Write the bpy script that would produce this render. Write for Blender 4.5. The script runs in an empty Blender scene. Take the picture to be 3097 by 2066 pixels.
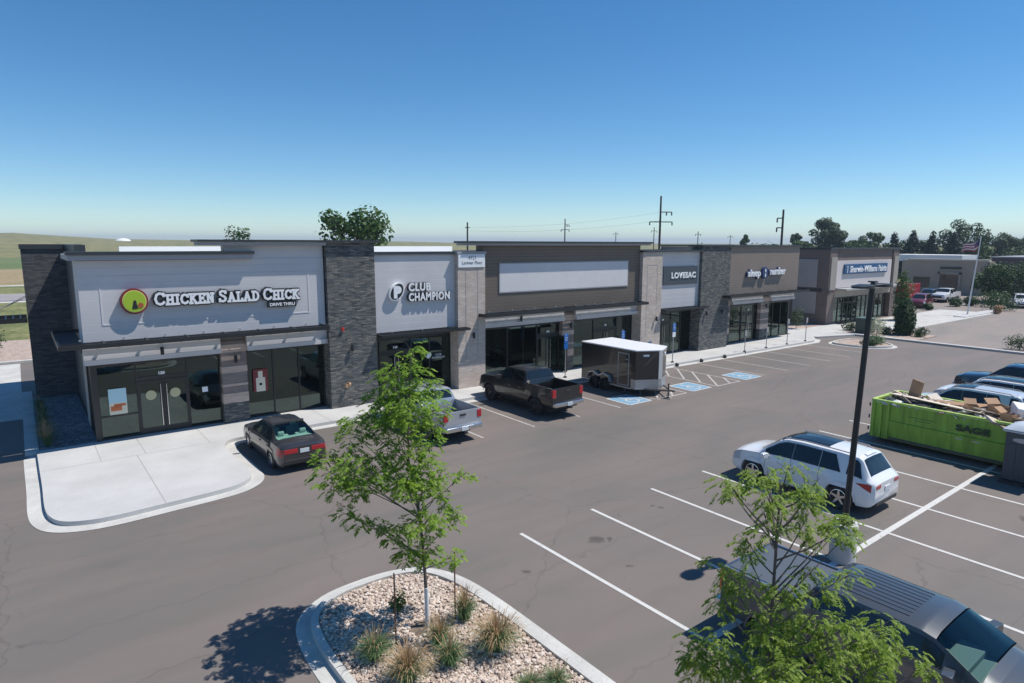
import bpy, bmesh, math, random
from mathutils import Vector, Matrix
R = math.radians
scene = bpy.context.scene
# ------------------------------------------------------------------ camera
cam_d = bpy.data.cameras.new("Camera")
cam = bpy.data.objects.new("Camera", cam_d)
scene.collection.objects.link(cam)
YAW, PITCH, ROLL, CH = 0.65487, 0.15265, 0.0033, 8.008
_f = Vector((math.sin(YAW)*math.cos(PITCH), math.cos(YAW)*math.cos(PITCH), -math.sin(PITCH)))
_r = Vector((math.cos(YAW), -math.sin(YAW), 0)); _u = _r.cross(_f)
_r2 = _r*math.cos(ROLL)+_u*math.sin(ROLL); _u2 = _u*math.cos(ROLL)-_r*math.sin(ROLL)
cam.matrix_world = Matrix(((_r2.x,_u2.x,-_f.x,0),(_r2.y,_u2.y,-_f.y,0),(_r2.z,_u2.z,-_f.z,CH),(0,0,0,1)))
cam_d.sensor_width = 36; cam_d.lens = 36*1941.8/3097; cam_d.clip_start = 0.1; cam_d.clip_end = 8000
scene.camera = cam
# ------------------------------------------------------------------ sky and sun
SUN = Vector((0.50, -0.27, 1.0)).normalized()
EL = math.asin(SUN.z); ROT = math.atan2(SUN.x, SUN.y)
w = bpy.data.worlds.new("World"); scene.world = w; w.use_nodes = True
nt = w.node_tree; nt.nodes.clear()
sky = nt.nodes.new('ShaderNodeTexSky'); sky.sky_type = 'NISHITA'; sky.sun_disc = False
sky.sun_elevation = EL; sky.sun_rotation = ROT; sky.altitude = 1500; sky.air_density = 1.0; sky.dust_density = 0.0; sky.ozone_density = 4.5
bg = nt.nodes.new('ShaderNodeBackground'); bg.inputs[1].default_value = 0.122
hs = nt.nodes.new('ShaderNodeHueSaturation'); hs.inputs['Saturation'].default_value = 1.24   # clear high-plains air
out = nt.nodes.new('ShaderNodeOutputWorld'); nt.links.new(sky.outputs[0], hs.inputs['Color']); gn = nt.nodes.new('ShaderNodeVectorMath'); gn.operation = 'MULTIPLY'; gn.inputs[1].default_value = (1.05, 1.08, 1.03); nt.links.new(hs.outputs[0], gn.inputs[0]); nt.links.new(gn.outputs[0], bg.inputs[0]); nt.links.new(bg.outputs[0], out.inputs[0])
sl = bpy.data.lights.new("sun", 'SUN'); sl.energy = 5.0; sl.angle = R(0.53); sl.color = (1.0, 0.955, 0.89)
so = bpy.data.objects.new("sun", sl); scene.collection.objects.link(so)
so.rotation_euler = SUN.to_track_quat('Z', 'Y').to_euler()
scene.view_settings.view_transform = 'Standard'; scene.view_settings.look = 'None'
scene.view_settings.exposure = 0.0; scene.view_settings.gamma = 1
# ------------------------------------------------------------------ helpers
C = scene.collection
rnd = random.Random(7)

class MB:
    """collects faces; build() links them as one mesh object"""
    def __init__(s): s.v=[]; s.f=[]; s.m=[]; s.mi=0; s.cut=[]
    def add(s, vs, fs):
        s.cut.append((len(s.v),len(s.f))); o=len(s.v); s.v+= [tuple(p) for p in vs]
        for f in fs: s.f.append(tuple(i+o for i in f)); s.m.append(s.mi)
        return s
    def box(s,x0,y0,z0,x1,y1,z1):
        if x0>x1:x0,x1=x1,x0
        if y0>y1:y0,y1=y1,y0
        if z0>z1:z0,z1=z1,z0
        return s.add([(x0,y0,z0),(x1,y0,z0),(x1,y1,z0),(x0,y1,z0),(x0,y0,z1),(x1,y0,z1),(x1,y1,z1),(x0,y1,z1)],
            [(0,3,2,1),(4,5,6,7),(0,1,5,4),(1,2,6,5),(2,3,7,6),(3,0,4,7)])
    def obox(s,c,size,rx=0,ry=0,rz=0):
        M=Matrix.Rotation(rz,3,'Z')@Matrix.Rotation(ry,3,'Y')@Matrix.Rotation(rx,3,'X'); a,b,d=[k/2 for k in size]
        P=[Vector(c)+M@Vector(p) for p in [(-a,-b,-d),(a,-b,-d),(a,b,-d),(-a,b,-d),(-a,-b,d),(a,-b,d),(a,b,d),(-a,b,d)]]
        return s.add(P,[(0,3,2,1),(4,5,6,7),(0,1,5,4),(1,2,6,5),(2,3,7,6),(3,0,4,7)])
    def prism(s,poly,z0,z1,cap=True):
        n=len(poly); vs=[(p[0],p[1],z0) for p in poly]+[(p[0],p[1],z1) for p in poly]
        fs=[(i,(i+1)%n,n+(i+1)%n,n+i) for i in range(n)]
        if cap: fs+= [tuple(range(n-1,-1,-1)), tuple(range(n,2*n))]
        return s.add(vs,fs)
    def strip(s,a,b):
        n=len(a); return s.add(list(a)+list(b),[(i,i+1,n+i+1,n+i) for i in range(n-1)])
    def quad(s,a,b,c,d): return s.add([a,b,c,d],[(0,1,2,3)])
    def tube(s,pts,rad,n=8,cap=True):
        pts=[Vector(p) for p in pts]; rads=rad if isinstance(rad,(list,tuple)) else [rad]*len(pts)
        vs=[];fs=[]
        for i,p in enumerate(pts):
            d=(pts[min(i+1,len(pts)-1)]-pts[max(i-1,0)]).normalized()
            a=d.orthogonal().normalized() if abs(d.z)>.9 else d.cross(Vector((0,0,1))).normalized()
            if abs(d.z)>.9: a=Vector((1,0,0))-d*d.x; a.normalize()
            b=d.cross(a)
            for k in range(n):
                t=2*math.pi*k/n; vs.append(p+(a*math.cos(t)+b*math.sin(t))*rads[i])
        for i in range(len(pts)-1):
            for k in range(n):
                k2=(k+1)%n; fs.append((i*n+k,i*n+k2,(i+1)*n+k2,(i+1)*n+k))
        if cap: fs+= [tuple(range(n-1,-1,-1)), tuple((len(pts)-1)*n+k for k in range(n))]
        return s.add(vs,fs)
    def lathe(s,prof,c=(0,0,0),axis='Z',n=24):
        vs=[];fs=[];m=len(prof)
        for k in range(n):
            t=2*math.pi*k/n
            for (r,h) in prof:
                x,y=r*math.cos(t),r*math.sin(t)
                p=(x,y,h) if axis=='Z' else ((x,h,y) if axis=='Y' else (h,x,y))
                vs.append((p[0]+c[0],p[1]+c[1],p[2]+c[2]))
        for k in range(n):
            for i in range(m-1):
                a=k*m+i;b=((k+1)%n)*m+i; fs.append((a,b,b+1,a+1))
        return s.add(vs,fs)
    def ico(s,c,r,sq=(1,1,1),jit=.15,rz=0.):
        t=1.618; V=[(-1,t,0),(1,t,0),(-1,-t,0),(1,-t,0),(0,-1,t),(0,1,t),(0,-1,-t),(0,1,-t),(t,0,-1),(t,0,1),(-t,0,-1),(-t,0,1)]
        F=[(0,11,5),(0,5,1),(0,1,7),(0,7,10),(0,10,11),(1,5,9),(5,11,4),(11,10,2),(10,7,6),(7,1,8),(3,9,4),(3,4,2),(3,2,6),(3,6,8),(3,8,9),(4,9,5),(2,4,11),(6,2,10),(8,6,7),(9,8,1)]
        cs,sn=math.cos(rz),math.sin(rz); vs=[]
        for a in V:
            k=r/1.9*(1+rnd.uniform(-jit,jit)); x,y,z=a[0]*sq[0]*k,a[1]*sq[1]*k,a[2]*sq[2]*k
            vs.append((c[0]+x*cs-y*sn,c[1]+x*sn+y*cs,c[2]+z))
        return s.add(vs,F)
    def pieces(s):
        L=s.cut+[(len(s.v),len(s.f))]; out=[]
        for (v0,f0),(v1,f1) in zip(L,L[1:]):
            q=MB(); q.add(s.v[v0:v1],[tuple(i-v0 for i in f) for f in s.f[f0:f1]]); out.append(q)
        return out
    def split(s,name,m,parent=None,**k): return [q.build(name,m,parent,**k) for q in s.pieces()]
    def build(s,name,mats,parent=None,smooth=False,world=False,angle=35,bevel=0):
        me=bpy.data.meshes.new(name); me.from_pydata(s.v,[],s.f)
        if not isinstance(mats,(list,tuple)): mats=[mats]
        for m in mats: me.materials.append(m)
        if len(mats)>1: me.polygons.foreach_set('material_index',s.m)
        if smooth:
            me.shade_smooth()
            if angle<180: me.set_sharp_from_angle(angle=R(angle))
        me.update()
        o=bpy.data.objects.new(name,me); C.objects.link(o)
        if bevel:
            b=o.modifiers.new('bevel','BEVEL'); b.width=bevel; b.segments=2; b.limit_method='ANGLE'; b.angle_limit=R(40)
        if parent is not None:
            o.parent=parent
            if world: o.matrix_parent_inverse=Matrix.Translation(parent.location).inverted()
        return o

def thing(name,label,cat,loc=(0,0,0),rz=0,group=None):
    o=bpy.data.objects.new(name,None); C.objects.link(o); o.empty_display_size=.3
    o.location=loc; o.rotation_euler=(0,0,rz); tag(o,label,cat,group); return o
def tag(o,label=None,cat=None,group=None,kind=None):
    if label: o['label']=label
    if cat: o['category']=cat
    if group: o['group']=group
    if kind: o['kind']=kind
    return o
def struct(name,mb,mat,**k): return tag(mb.build(name,mat,**k),kind='structure')
def copy_tree(o,parent=None):
    c=o.copy(); C.objects.link(c)
    if parent is not None: c.parent=parent
    for ch in list(o.children): copy_tree(ch,c)
    return c

# ------------------------------------------------------------------ materials
def newmat(name):
    m=bpy.data.materials.new(name); m.use_nodes=True; n=m.node_tree
    return m,n,n.nodes['Principled BSDF']
def mat(name,col,rough=.6,metal=0,var=0,scale=3,bump=0,bscale=40,coat=0,spec=None,stretch=None):
    m,n,b=newmat(name)
    b.inputs['Base Color'].default_value=(*col,1); b.inputs['Roughness'].default_value=rough; b.inputs['Metallic'].default_value=metal
    if coat: b.inputs['Coat Weight'].default_value=coat; b.inputs['Coat Roughness'].default_value=.03
    if spec is not None: b.inputs['Specular IOR Level'].default_value=spec
    tc=n.nodes.new('ShaderNodeTexCoord'); src=tc.outputs['Object']
    if stretch:
        mp=n.nodes.new('ShaderNodeMapping'); mp.inputs['Scale'].default_value=stretch; n.links.new(src,mp.inputs[0]); src=mp.outputs[0]
    if var:
        t=n.nodes.new('ShaderNodeTexNoise'); t.inputs['Scale'].default_value=scale; t.inputs['Detail'].default_value=5; n.links.new(src,t.inputs[0])
        r=n.nodes.new('ShaderNodeMapRange'); r.inputs[1].default_value=.3; r.inputs[2].default_value=.7; r.inputs[3].default_value=1-var; r.inputs[4].default_value=1+var
        n.links.new(t.outputs[0],r.inputs[0])
        x=n.nodes.new('ShaderNodeVectorMath'); x.operation='SCALE'; x.inputs[0].default_value=col; n.links.new(r.outputs[0],x.inputs['Scale'])
        n.links.new(x.outputs[0],b.inputs['Base Color'])
    if bump:
        t=n.nodes.new('ShaderNodeTexNoise'); t.inputs['Scale'].default_value=bscale; t.inputs['Detail'].default_value=4; n.links.new(src,t.inputs[0])
        u=n.nodes.new('ShaderNodeBump'); u.inputs['Strength'].default_value=bump; u.inputs['Distance'].default_value=.02
        n.links.new(t.outputs[0],u.inputs['Height']); n.links.new(u.outputs[0],b.inputs['Normal'])
    return m
def ramp(n,stops,src):
    r=n.nodes.new('ShaderNodeValToRGB'); e=r.color_ramp.elements
    while len(e)<len(stops): e.new(.5)
    for i,(p,c) in enumerate(stops): e[i].position=p; e[i].color=(*c,1)
    n.links.new(src,r.inputs[0]); return r
def wallcoord(n,sx=1,sz=1):
    """x+y along the wall, z up: a flat coordinate for any axis-aligned wall"""
    tc=n.nodes.new('ShaderNodeTexCoord'); sp=n.nodes.new('ShaderNodeSeparateXYZ'); n.links.new(tc.outputs['Object'],sp.inputs[0])
    a=n.nodes.new('ShaderNodeMath'); a.operation='ADD'; n.links.new(sp.outputs[0],a.inputs[0]); n.links.new(sp.outputs[1],a.inputs[1])
    cb=n.nodes.new('ShaderNodeCombineXYZ'); n.links.new(a.outputs[0],cb.inputs[0]); n.links.new(sp.outputs[2],cb.inputs[1])
    mp=n.nodes.new('ShaderNodeMapping'); mp.inputs['Scale'].default_value=(sx,sz,1); n.links.new(cb.outputs[0],mp.inputs[0]); return mp.outputs[0],sp
def brick(name,cols,mortar,w,h,ms=.01,rough=.85,bump=.6,off=.5,wob=0):
    m,n,b=newmat(name); v,sp=wallcoord(n)
    if wob:
        wn=n.nodes.new('ShaderNodeTexNoise'); wn.inputs['Scale'].default_value=3.5; wn.inputs['Detail'].default_value=3; n.links.new(v,wn.inputs[0])
        ws=n.nodes.new('ShaderNodeVectorMath'); ws.operation='SCALE'; ws.inputs['Scale'].default_value=wob; n.links.new(wn.outputs['Color'],ws.inputs[0])
        wa=n.nodes.new('ShaderNodeVectorMath'); wa.operation='ADD'; n.links.new(v,wa.inputs[0]); n.links.new(ws.outputs[0],wa.inputs[1]); v=wa.outputs[0]
    t=n.nodes.new('ShaderNodeTexBrick'); n.links.new(v,t.inputs['Vector']); t.offset=off
    t.inputs['Color1'].default_value=(0,0,0,1); t.inputs['Color2'].default_value=(1,1,1,1); t.inputs['Mortar'].default_value=(.5,.5,.5,1)
    t.inputs['Scale'].default_value=1; t.inputs['Mortar Size'].default_value=ms; t.inputs['Brick Width'].default_value=w; t.inputs['Row Height'].default_value=h; t.inputs['Bias'].default_value=0
    r=ramp(n,[(i/(len(cols)-1),c) for i,c in enumerate(cols)],t.outputs['Color'])
    x=n.nodes.new('ShaderNodeMix'); x.data_type='RGBA'; n.links.new(t.outputs['Fac'],x.inputs[0]); n.links.new(r.outputs[0],x.inputs[6]); x.inputs[7].default_value=(*mortar,1)
    nz=n.nodes.new('ShaderNodeTexNoise'); nz.inputs['Scale'].default_value=1.3; nz.inputs['Detail'].default_value=6; n.links.new(v,nz.inputs[0])
    mr=n.nodes.new('ShaderNodeMapRange'); mr.inputs[3].default_value=.8; mr.inputs[4].default_value=1.2; n.links.new(nz.outputs[0],mr.inputs[0])
    vm=n.nodes.new('ShaderNodeVectorMath'); vm.operation='SCALE'; n.links.new(x.outputs[2],vm.inputs[0]); n.links.new(mr.outputs[0],vm.inputs['Scale'])
    n.links.new(vm.outputs[0],b.inputs['Base Color']); b.inputs['Roughness'].default_value=rough
    iv=n.nodes.new('ShaderNodeMath'); iv.operation='MULTIPLY_ADD'; iv.inputs[1].default_value=-1; n.links.new(t.outputs['Fac'],iv.inputs[0]); n.links.new(t.outputs['Color'],iv.inputs[2])
    u=n.nodes.new('ShaderNodeBump'); u.inputs['Strength'].default_value=bump; u.inputs['Distance'].default_value=.025; n.links.new(iv.outputs[0],u.inputs['Height']); n.links.new(u.outputs[0],b.inputs['Normal'])
    return m
def siding(name,col,pitch,vertical=False,dark=.55):
    m,n,b=newmat(name); v,sp=wallcoord(n)
    s2=n.nodes.new('ShaderNodeSeparateXYZ'); n.links.new(v,s2.inputs[0])
    d=n.nodes.new('ShaderNodeMath'); d.operation='DIVIDE'; d.inputs[1].default_value=pitch; n.links.new(s2.outputs[0 if vertical else 1],d.inputs[0])
    f=n.nodes.new('ShaderNodeMath'); f.operation='FRACT'; n.links.new(d.outputs[0],f.inputs[0])
    r=ramp(n,[(0,tuple(c*dark for c in col)),(.10,tuple(c*dark for c in col)),(.13,col),(1,col)],f.outputs[0])
    nz=n.nodes.new('ShaderNodeTexNoise'); nz.inputs['Scale'].default_value=.8; nz.inputs['Detail'].default_value=6; n.links.new(v,nz.inputs[0])
    mr=n.nodes.new('ShaderNodeMapRange'); mr.inputs[3].default_value=.88; mr.inputs[4].default_value=1.12; n.links.new(nz.outputs[0],mr.inputs[0])
    vm=n.nodes.new('ShaderNodeVectorMath'); vm.operation='SCALE'; n.links.new(r.outputs[0],vm.inputs[0]); n.links.new(mr.outputs[0],vm.inputs['Scale'])
    n.links.new(vm.outputs[0],b.inputs['Base Color']); b.inputs['Roughness'].default_value=.6
    u=n.nodes.new('ShaderNodeBump'); u.inputs['Strength'].default_value=.5; u.inputs['Distance'].default_value=.02; n.links.new(f.outputs[0],u.inputs['Height']); n.links.new(u.outputs[0],b.inputs['Normal'])
    return m
def ground_mat(name,stops,scale,detail=8,rough=.9,bump=.3,fine=60,fineamt=.12):
    m,n,b=newmat(name); tc=n.nodes.new('ShaderNodeTexCoord')
    t=n.nodes.new('ShaderNodeTexNoise'); t.inputs['Scale'].default_value=scale; t.inputs['Detail'].default_value=detail; t.inputs['Roughness'].default_value=.6; n.links.new(tc.outputs['Object'],t.inputs[0])
    r=ramp(n,stops,t.outputs[0])
    t2=n.nodes.new('ShaderNodeTexNoise'); t2.inputs['Scale'].default_value=fine; t2.inputs['Detail'].default_value=3; n.links.new(tc.outputs['Object'],t2.inputs[0])
    mr=n.nodes.new('ShaderNodeMapRange'); mr.inputs[1].default_value=.3; mr.inputs[2].default_value=.7; mr.inputs[3].default_value=1-fineamt; mr.inputs[4].default_value=1+fineamt; n.links.new(t2.outputs[0],mr.inputs[0])
    vm=n.nodes.new('ShaderNodeVectorMath'); vm.operation='SCALE'; n.links.new(r.outputs[0],vm.inputs[0]); n.links.new(mr.outputs[0],vm.inputs['Scale'])
    n.links.new(vm.outputs[0],b.inputs['Base Color']); b.inputs['Roughness'].default_value=rough; b.inputs['Specular IOR Level'].default_value=.25
    u=n.nodes.new('ShaderNodeBump'); u.inputs['Strength'].default_value=bump; u.inputs['Distance'].default_value=.01; n.links.new(t2.outputs[0],u.inputs['Height']); n.links.new(u.outputs[0],b.inputs['Normal'])
    return m
def asphalt_mat(name,base,stains=()):
    m,n,b=newmat(name); tc=n.nodes.new('ShaderNodeTexCoord')
    mp=n.nodes.new('ShaderNodeMapping'); mp.inputs['Rotation'].default_value=(0,0,R(20)); mp.inputs['Scale'].default_value=(.35,1.0,1); n.links.new(tc.outputs['Object'],mp.inputs[0])
    t=n.nodes.new('ShaderNodeTexNoise'); t.inputs['Scale'].default_value=.28; t.inputs['Detail'].default_value=9; t.inputs['Roughness'].default_value=.62; t.inputs['Distortion'].default_value=.6; n.links.new(mp.outputs[0],t.inputs[0])
    c=base
    r=ramp(n,[(.25,(c[0]*.80,c[1]*.83,c[2]*.84)),(.42,(c[0]*.95,c[1]*.98,c[2]*.97)),(.55,(c[0]*1.10,c[1]*1.05,c[2]*1.04)),(.75,(c[0]*1.22,c[1]*1.22,c[2]*1.18))],t.outputs[0])
    t2=n.nodes.new('ShaderNodeTexNoise'); t2.inputs['Scale'].default_value=70; t2.inputs['Detail'].default_value=2; n.links.new(tc.outputs['Object'],t2.inputs[0])
    mr=n.nodes.new('ShaderNodeMapRange'); mr.inputs[1].default_value=.25; mr.inputs[2].default_value=.75; mr.inputs[3].default_value=.82; mr.inputs[4].default_value=1.18; n.links.new(t2.outputs[0],mr.inputs[0])
    vm=n.nodes.new('ShaderNodeVectorMath'); vm.operation='SCALE'; n.links.new(r.outputs[0],vm.inputs[0]); n.links.new(mr.outputs[0],vm.inputs['Scale'])
    # scattered small stains and pale scuffs
    t3=n.nodes.new('ShaderNodeTexNoise'); t3.inputs['Scale'].default_value=1.15; t3.inputs['Detail'].default_value=5; t3.inputs['Roughness'].default_value=.7; n.links.new(tc.outputs['Object'],t3.inputs[0])
    r3=ramp(n,[(0,(.62,.62,.62)),(.27,(.72,.72,.72)),(.34,(1,1,1)),(.68,(1,1,1)),(.78,(1.12,1.1,1.08))],t3.outputs[0])
    v2=n.nodes.new('ShaderNodeVectorMath'); v2.operation='MULTIPLY'; n.links.new(vm.outputs[0],v2.inputs[0]); n.links.new(r3.outputs[0],v2.inputs[1])
    wn=n.nodes.new('ShaderNodeTexNoise'); wn.inputs['Scale'].default_value=1.4; wn.inputs['Detail'].default_value=5; n.links.new(tc.outputs['Object'],wn.inputs[0])
    wa=n.nodes.new('ShaderNodeVectorMath'); wa.operation='MULTIPLY_ADD'; wa.inputs[1].default_value=(.9,.9,0); n.links.new(wn.outputs['Color'],wa.inputs[0]); n.links.new(tc.outputs['Object'],wa.inputs[2])
    vo=n.nodes.new('ShaderNodeTexVoronoi'); vo.feature='DISTANCE_TO_EDGE'; vo.inputs['Scale'].default_value=.13; n.links.new(wa.outputs[0],vo.inputs[0])
    rc=ramp(n,[(0,(.78,.78,.78)),(.0014,(.84,.84,.84)),(.003,(1,1,1)),(1,(1,1,1))],vo.outputs[0])
    v3=n.nodes.new('ShaderNodeVectorMath'); v3.operation='MULTIPLY'; n.links.new(v2.outputs[0],v3.inputs[0]); n.links.new(rc.outputs[0],v3.inputs[1])
    # faint longitudinal paving seams and wheel tracks along the aisle
    sp=n.nodes.new('ShaderNodeSeparateXYZ'); n.links.new(wa.outputs[0],sp.inputs[0])
    dv=n.nodes.new('ShaderNodeMath'); dv.operation='DIVIDE'; dv.inputs[1].default_value=3.9; n.links.new(sp.outputs[1],dv.inputs[0])
    fr=n.nodes.new('ShaderNodeMath'); fr.operation='FRACT'; n.links.new(dv.outputs[0],fr.inputs[0])
    rf=ramp(n,[(0,(.84,.85,.86)),(.012,(.92,.92,.92)),(.02,(1,1,1)),(.30,(1.0,1.0,1.0)),(.36,(.955,.95,.95)),(.44,(1,1,1)),(.72,(1,1,1)),(.79,(.95,.955,.95)),(.86,(1,1,1))],fr.outputs[0])
    v4=n.nodes.new('ShaderNodeVectorMath'); v4.operation='MULTIPLY'; n.links.new(v3.outputs[0],v4.inputs[0]); n.links.new(rf.outputs[0],v4.inputs[1])
    v2=v4
    for (ox,oy,orr) in stains:
        ds=n.nodes.new('ShaderNodeVectorMath'); ds.operation='DISTANCE'; ds.inputs[1].default_value=(ox+.45,oy+.45,0)
        dm=n.nodes.new('ShaderNodeVectorMath'); dm.operation='MULTIPLY'; dm.inputs[1].default_value=(1,1,0); n.links.new(wa.outputs[0],dm.inputs[0]); n.links.new(dm.outputs[0],ds.inputs[0])
        d2=n.nodes.new('ShaderNodeMath'); d2.operation='DIVIDE'; d2.inputs[1].default_value=orr; n.links.new(ds.outputs['Value'],d2.inputs[0])
        r5=ramp(n,[(0,(.50,.50,.50)),(.55,(.62,.62,.61)),(1,(1,1,1))],d2.outputs[0])
        v5=n.nodes.new('ShaderNodeVectorMath'); v5.operation='MULTIPLY'; n.links.new(v2.outputs[0],v5.inputs[0]); n.links.new(r5.outputs[0],v5.inputs[1]); v2=v5
    n.links.new(v2.outputs[0],b.inputs['Base Color']); b.inputs['Roughness'].default_value=.74; b.inputs['Specular IOR Level'].default_value=.42
    u=n.nodes.new('ShaderNodeBump'); u.inputs['Strength'].default_value=.35; u.inputs['Distance'].default_value=.008; n.links.new(t2.outputs[0],u.inputs['Height']); n.links.new(u.outputs[0],b.inputs['Normal'])
    return m
def paintline_mat(name,col,worn=.45):
    m,n,b=newmat(name); tc=n.nodes.new('ShaderNodeTexCoord')
    t=n.nodes.new('ShaderNodeTexNoise'); t.inputs['Scale'].default_value=7; t.inputs['Detail'].default_value=8; t.inputs['Roughness'].default_value=.75; n.links.new(tc.outputs['Object'],t.inputs[0])
    r=ramp(n,[(0,(.2,.19,.18)),(worn-.06,(.24,.23,.22)),(worn,tuple(c*.9 for c in col)),(.7,col)],t.outputs[0])
    n.links.new(r.outputs[0],b.inputs['Base Color']); b.inputs['Roughness'].default_value=.7; return m
def leafmat(name,cols,trans=.35):
    m,n,b=newmat(name); g=n.nodes.new('ShaderNodeNewGeometry')
    r=ramp(n,[(i/(len(cols)-1),c) for i,c in enumerate(cols)],g.outputs['Random Per Island'])
    n.links.new(r.outputs[0],b.inputs['Base Color']); b.inputs['Roughness'].default_value=.55; b.inputs['Specular IOR Level'].default_value=.3
    tr=n.nodes.new('ShaderNodeBsdfTranslucent'); n.links.new(r.outputs[0],tr.inputs[0])
    mx=n.nodes.new('ShaderNodeMixShader'); mx.inputs[0].default_value=trans
    n.links.new(b.outputs[0],mx.inputs[1]); n.links.new(tr.outputs[0],mx.inputs[2]); n.links.new(mx.outputs[0],n.nodes['Material Output'].inputs[0]); return m
def islandmat(name,cols,rough=.8):
    m,n,b=newmat(name); g=n.nodes.new('ShaderNodeNewGeometry')
    r=ramp(n,[(i/(len(cols)-1),c) for i,c in enumerate(cols)],g.outputs['Random Per Island'])
    n.links.new(r.outputs[0],b.inputs['Base Color']); b.inputs['Roughness'].default_value=rough; return m
def glassmat(name,tint,refl=1.5,rough=.015):
    m,n,b=newmat(name); n.nodes.remove(b)
    t=n.nodes.new('ShaderNodeBsdfTransparent'); t.inputs[0].default_value=(*tint,1)
    g=n.nodes.new('ShaderNodeBsdfGlossy'); g.inputs['Roughness'].default_value=rough; g.inputs[0].default_value=(.78,.95,.90,1)
    lw=n.nodes.new('ShaderNodeLayerWeight'); lw.inputs[0].default_value=.5
    pw=n.nodes.new('ShaderNodeMath'); pw.operation='POWER'; pw.inputs[1].default_value=4; n.links.new(lw.outputs['Facing'],pw.inputs[0])
    f=n.nodes.new('ShaderNodeMapRange'); f0=((refl-1)/(refl+1))**2; f.inputs[3].default_value=f0; f.inputs[4].default_value=1; n.links.new(pw.outputs[0],f.inputs[0])
    mx=n.nodes.new('ShaderNodeMixShader'); n.links.new(f.outputs[0],mx.inputs[0]); n.links.new(t.outputs[0],mx.inputs[1]); n.links.new(g.outputs[0],mx.inputs[2])
    n.links.new(mx.outputs[0],n.nodes['Material Output'].inputs[0]); return m

M={}
STAINS=((11.93,11.75,.22),(12.2,11.5,.14),(9.3,11.5,.16),(14.9,12.3,.12),(15.0,12.0,.13),(11.5,10.2,.10),(13.5,7.9,.1),(17.3,10.6,.18),(22.9,4.9,.2),(14.0,23.4,.25),(23.5,10.3,.2))
M['asphalt']=asphalt_mat('asphalt',(.164,.143,.129),STAINS)
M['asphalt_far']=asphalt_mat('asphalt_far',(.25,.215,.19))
M['road']=mat('road',(.30,.28,.28),.9,var=.1,scale=.2)
M['conc']=ground_mat('concrete',[(.3,(.45,.445,.43)),(.5,(.50,.495,.48)),(.7,(.55,.545,.53))],.5,fine=30,fineamt=.05,rough=.85,bump=.1)
M['conc2']=ground_mat('gutter_concrete',[(.3,(.44,.43,.41)),(.5,(.52,.51,.48)),(.7,(.60,.59,.56))],.9,fine=25,fineamt=.08,rough=.85,bump=.15)
M['joint']=mat('joint',(.33,.32,.31),.9)
M['line']=paintline_mat('line_paint',(.62,.61,.58),.40)
M['linethin']=paintline_mat('line_paint_worn',(.50,.47,.44),.45)
M['blue']=paintline_mat('blue_paint',(.20,.36,.50),.40)
M['soil']=ground_mat('soil',[(.3,(.13,.10,.075)),(.6,(.22,.17,.13))],3,fine=40)
M['drygrass']=ground_mat('dry_grass',[(.3,(.10,.12,.035)),(.45,(.17,.17,.06)),(.6,(.28,.23,.10)),(.75,(.12,.16,.04))],.09,fine=2.2,fineamt=.25)
M['weeds']=ground_mat('weeds',[(.3,(.11,.13,.045)),(.5,(.17,.18,.07)),(.7,(.28,.26,.12))],.25,fine=2,fineamt=.3)
M['field']=ground_mat('green_field',[(.3,(.10,.15,.05)),(.5,(.13,.17,.06)),(.7,(.17,.20,.08))],.02,fine=.6,fineamt=.15)
M['tan']=ground_mat('tan_field',[(.3,(.24,.18,.10)),(.5,(.33,.25,.14)),(.7,(.20,.19,.08))],.06,fine=1,fineamt=.2)
M['gravelf']=ground_mat('pale_gravel',[(.3,(.30,.22,.18)),(.5,(.42,.33,.28)),(.7,(.5,.42,.36))],2.5,fine=9,fineamt=.35)
M['gravelg']=ground_mat('grey_gravel',[(.3,(.10,.10,.11)),(.5,(.20,.20,.21)),(.7,(.30,.29,.29))],4,fine=16,fineamt=.5)
M['stone']=islandmat('river_stones',[(.30,.235,.19),(.54,.43,.35),(.66,.55,.46),(.40,.31,.25),(.62,.49,.40),(.72,.64,.56),(.46,.37,.32)])
M['grey']=siding('grey_boards',(.61,.59,.595),.305,dark=.955)
M['greypanel']=mat('grey_panel',(.65,.63,.635),.8,var=.03,scale=2,bump=.15,bscale=60)
M['fasciatop']=mat('cap_metal',(.035,.04,.045),.45)
M['fascialow']=mat('fascia_metal',(.36,.35,.36),.5)
M['black']=mat('black_metal',(.018,.019,.021),.42)
M['frame']=mat('window_frame_metal',(.03,.028,.028),.4,metal=.0)
M['darkwall']=siding('charcoal_siding',(.10,.095,.095),.19)
M['brownsid']=siding('brown_siding',(.170,.136,.108),.185)
M['tansid']=siding('taupe_siding',(.275,.218,.178),.185)
M['stonedark']=brick('ledger_stone',[(.055,.06,.062),(.12,.13,.135),(.20,.195,.175),(.08,.09,.095),(.15,.16,.16),(.28,.26,.22),(.10,.11,.115)],(.05,.05,.05),.27,.062,.005,bump=1.3,off=.37,wob=.10)
M['stoneblack']=brick('dark_ledger_stone',[(.05,.055,.06),(.09,.095,.10),(.13,.13,.125),(.07,.07,.075)],(.03,.03,.03),.34,.075,.004,bump=1.2,off=.37,wob=.10)
M['brick']=brick('tan_brick',[(.46,.37,.31),(.56,.47,.40),(.50,.41,.35),(.62,.53,.46)],(.46,.42,.38),.30,.10,.010,bump=.4)
M['pierstone']=brick('pier_stone_dark',[(.20,.17,.16),(.27,.22,.20),(.23,.20,.18)],(.17,.14,.13),.3,.06,.003,bump=.6)
M['pierstone2']=brick('pier_stone_pale',[(.50,.38,.32),(.60,.47,.40),(.55,.43,.36)],(.4,.32,.28),.3,.06,.003,bump=.6)
M['white']=mat('white_membrane',(.80,.80,.78),.7)
M['whitepaint']=mat('white_sign_face',(.82,.83,.84),.5)
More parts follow.
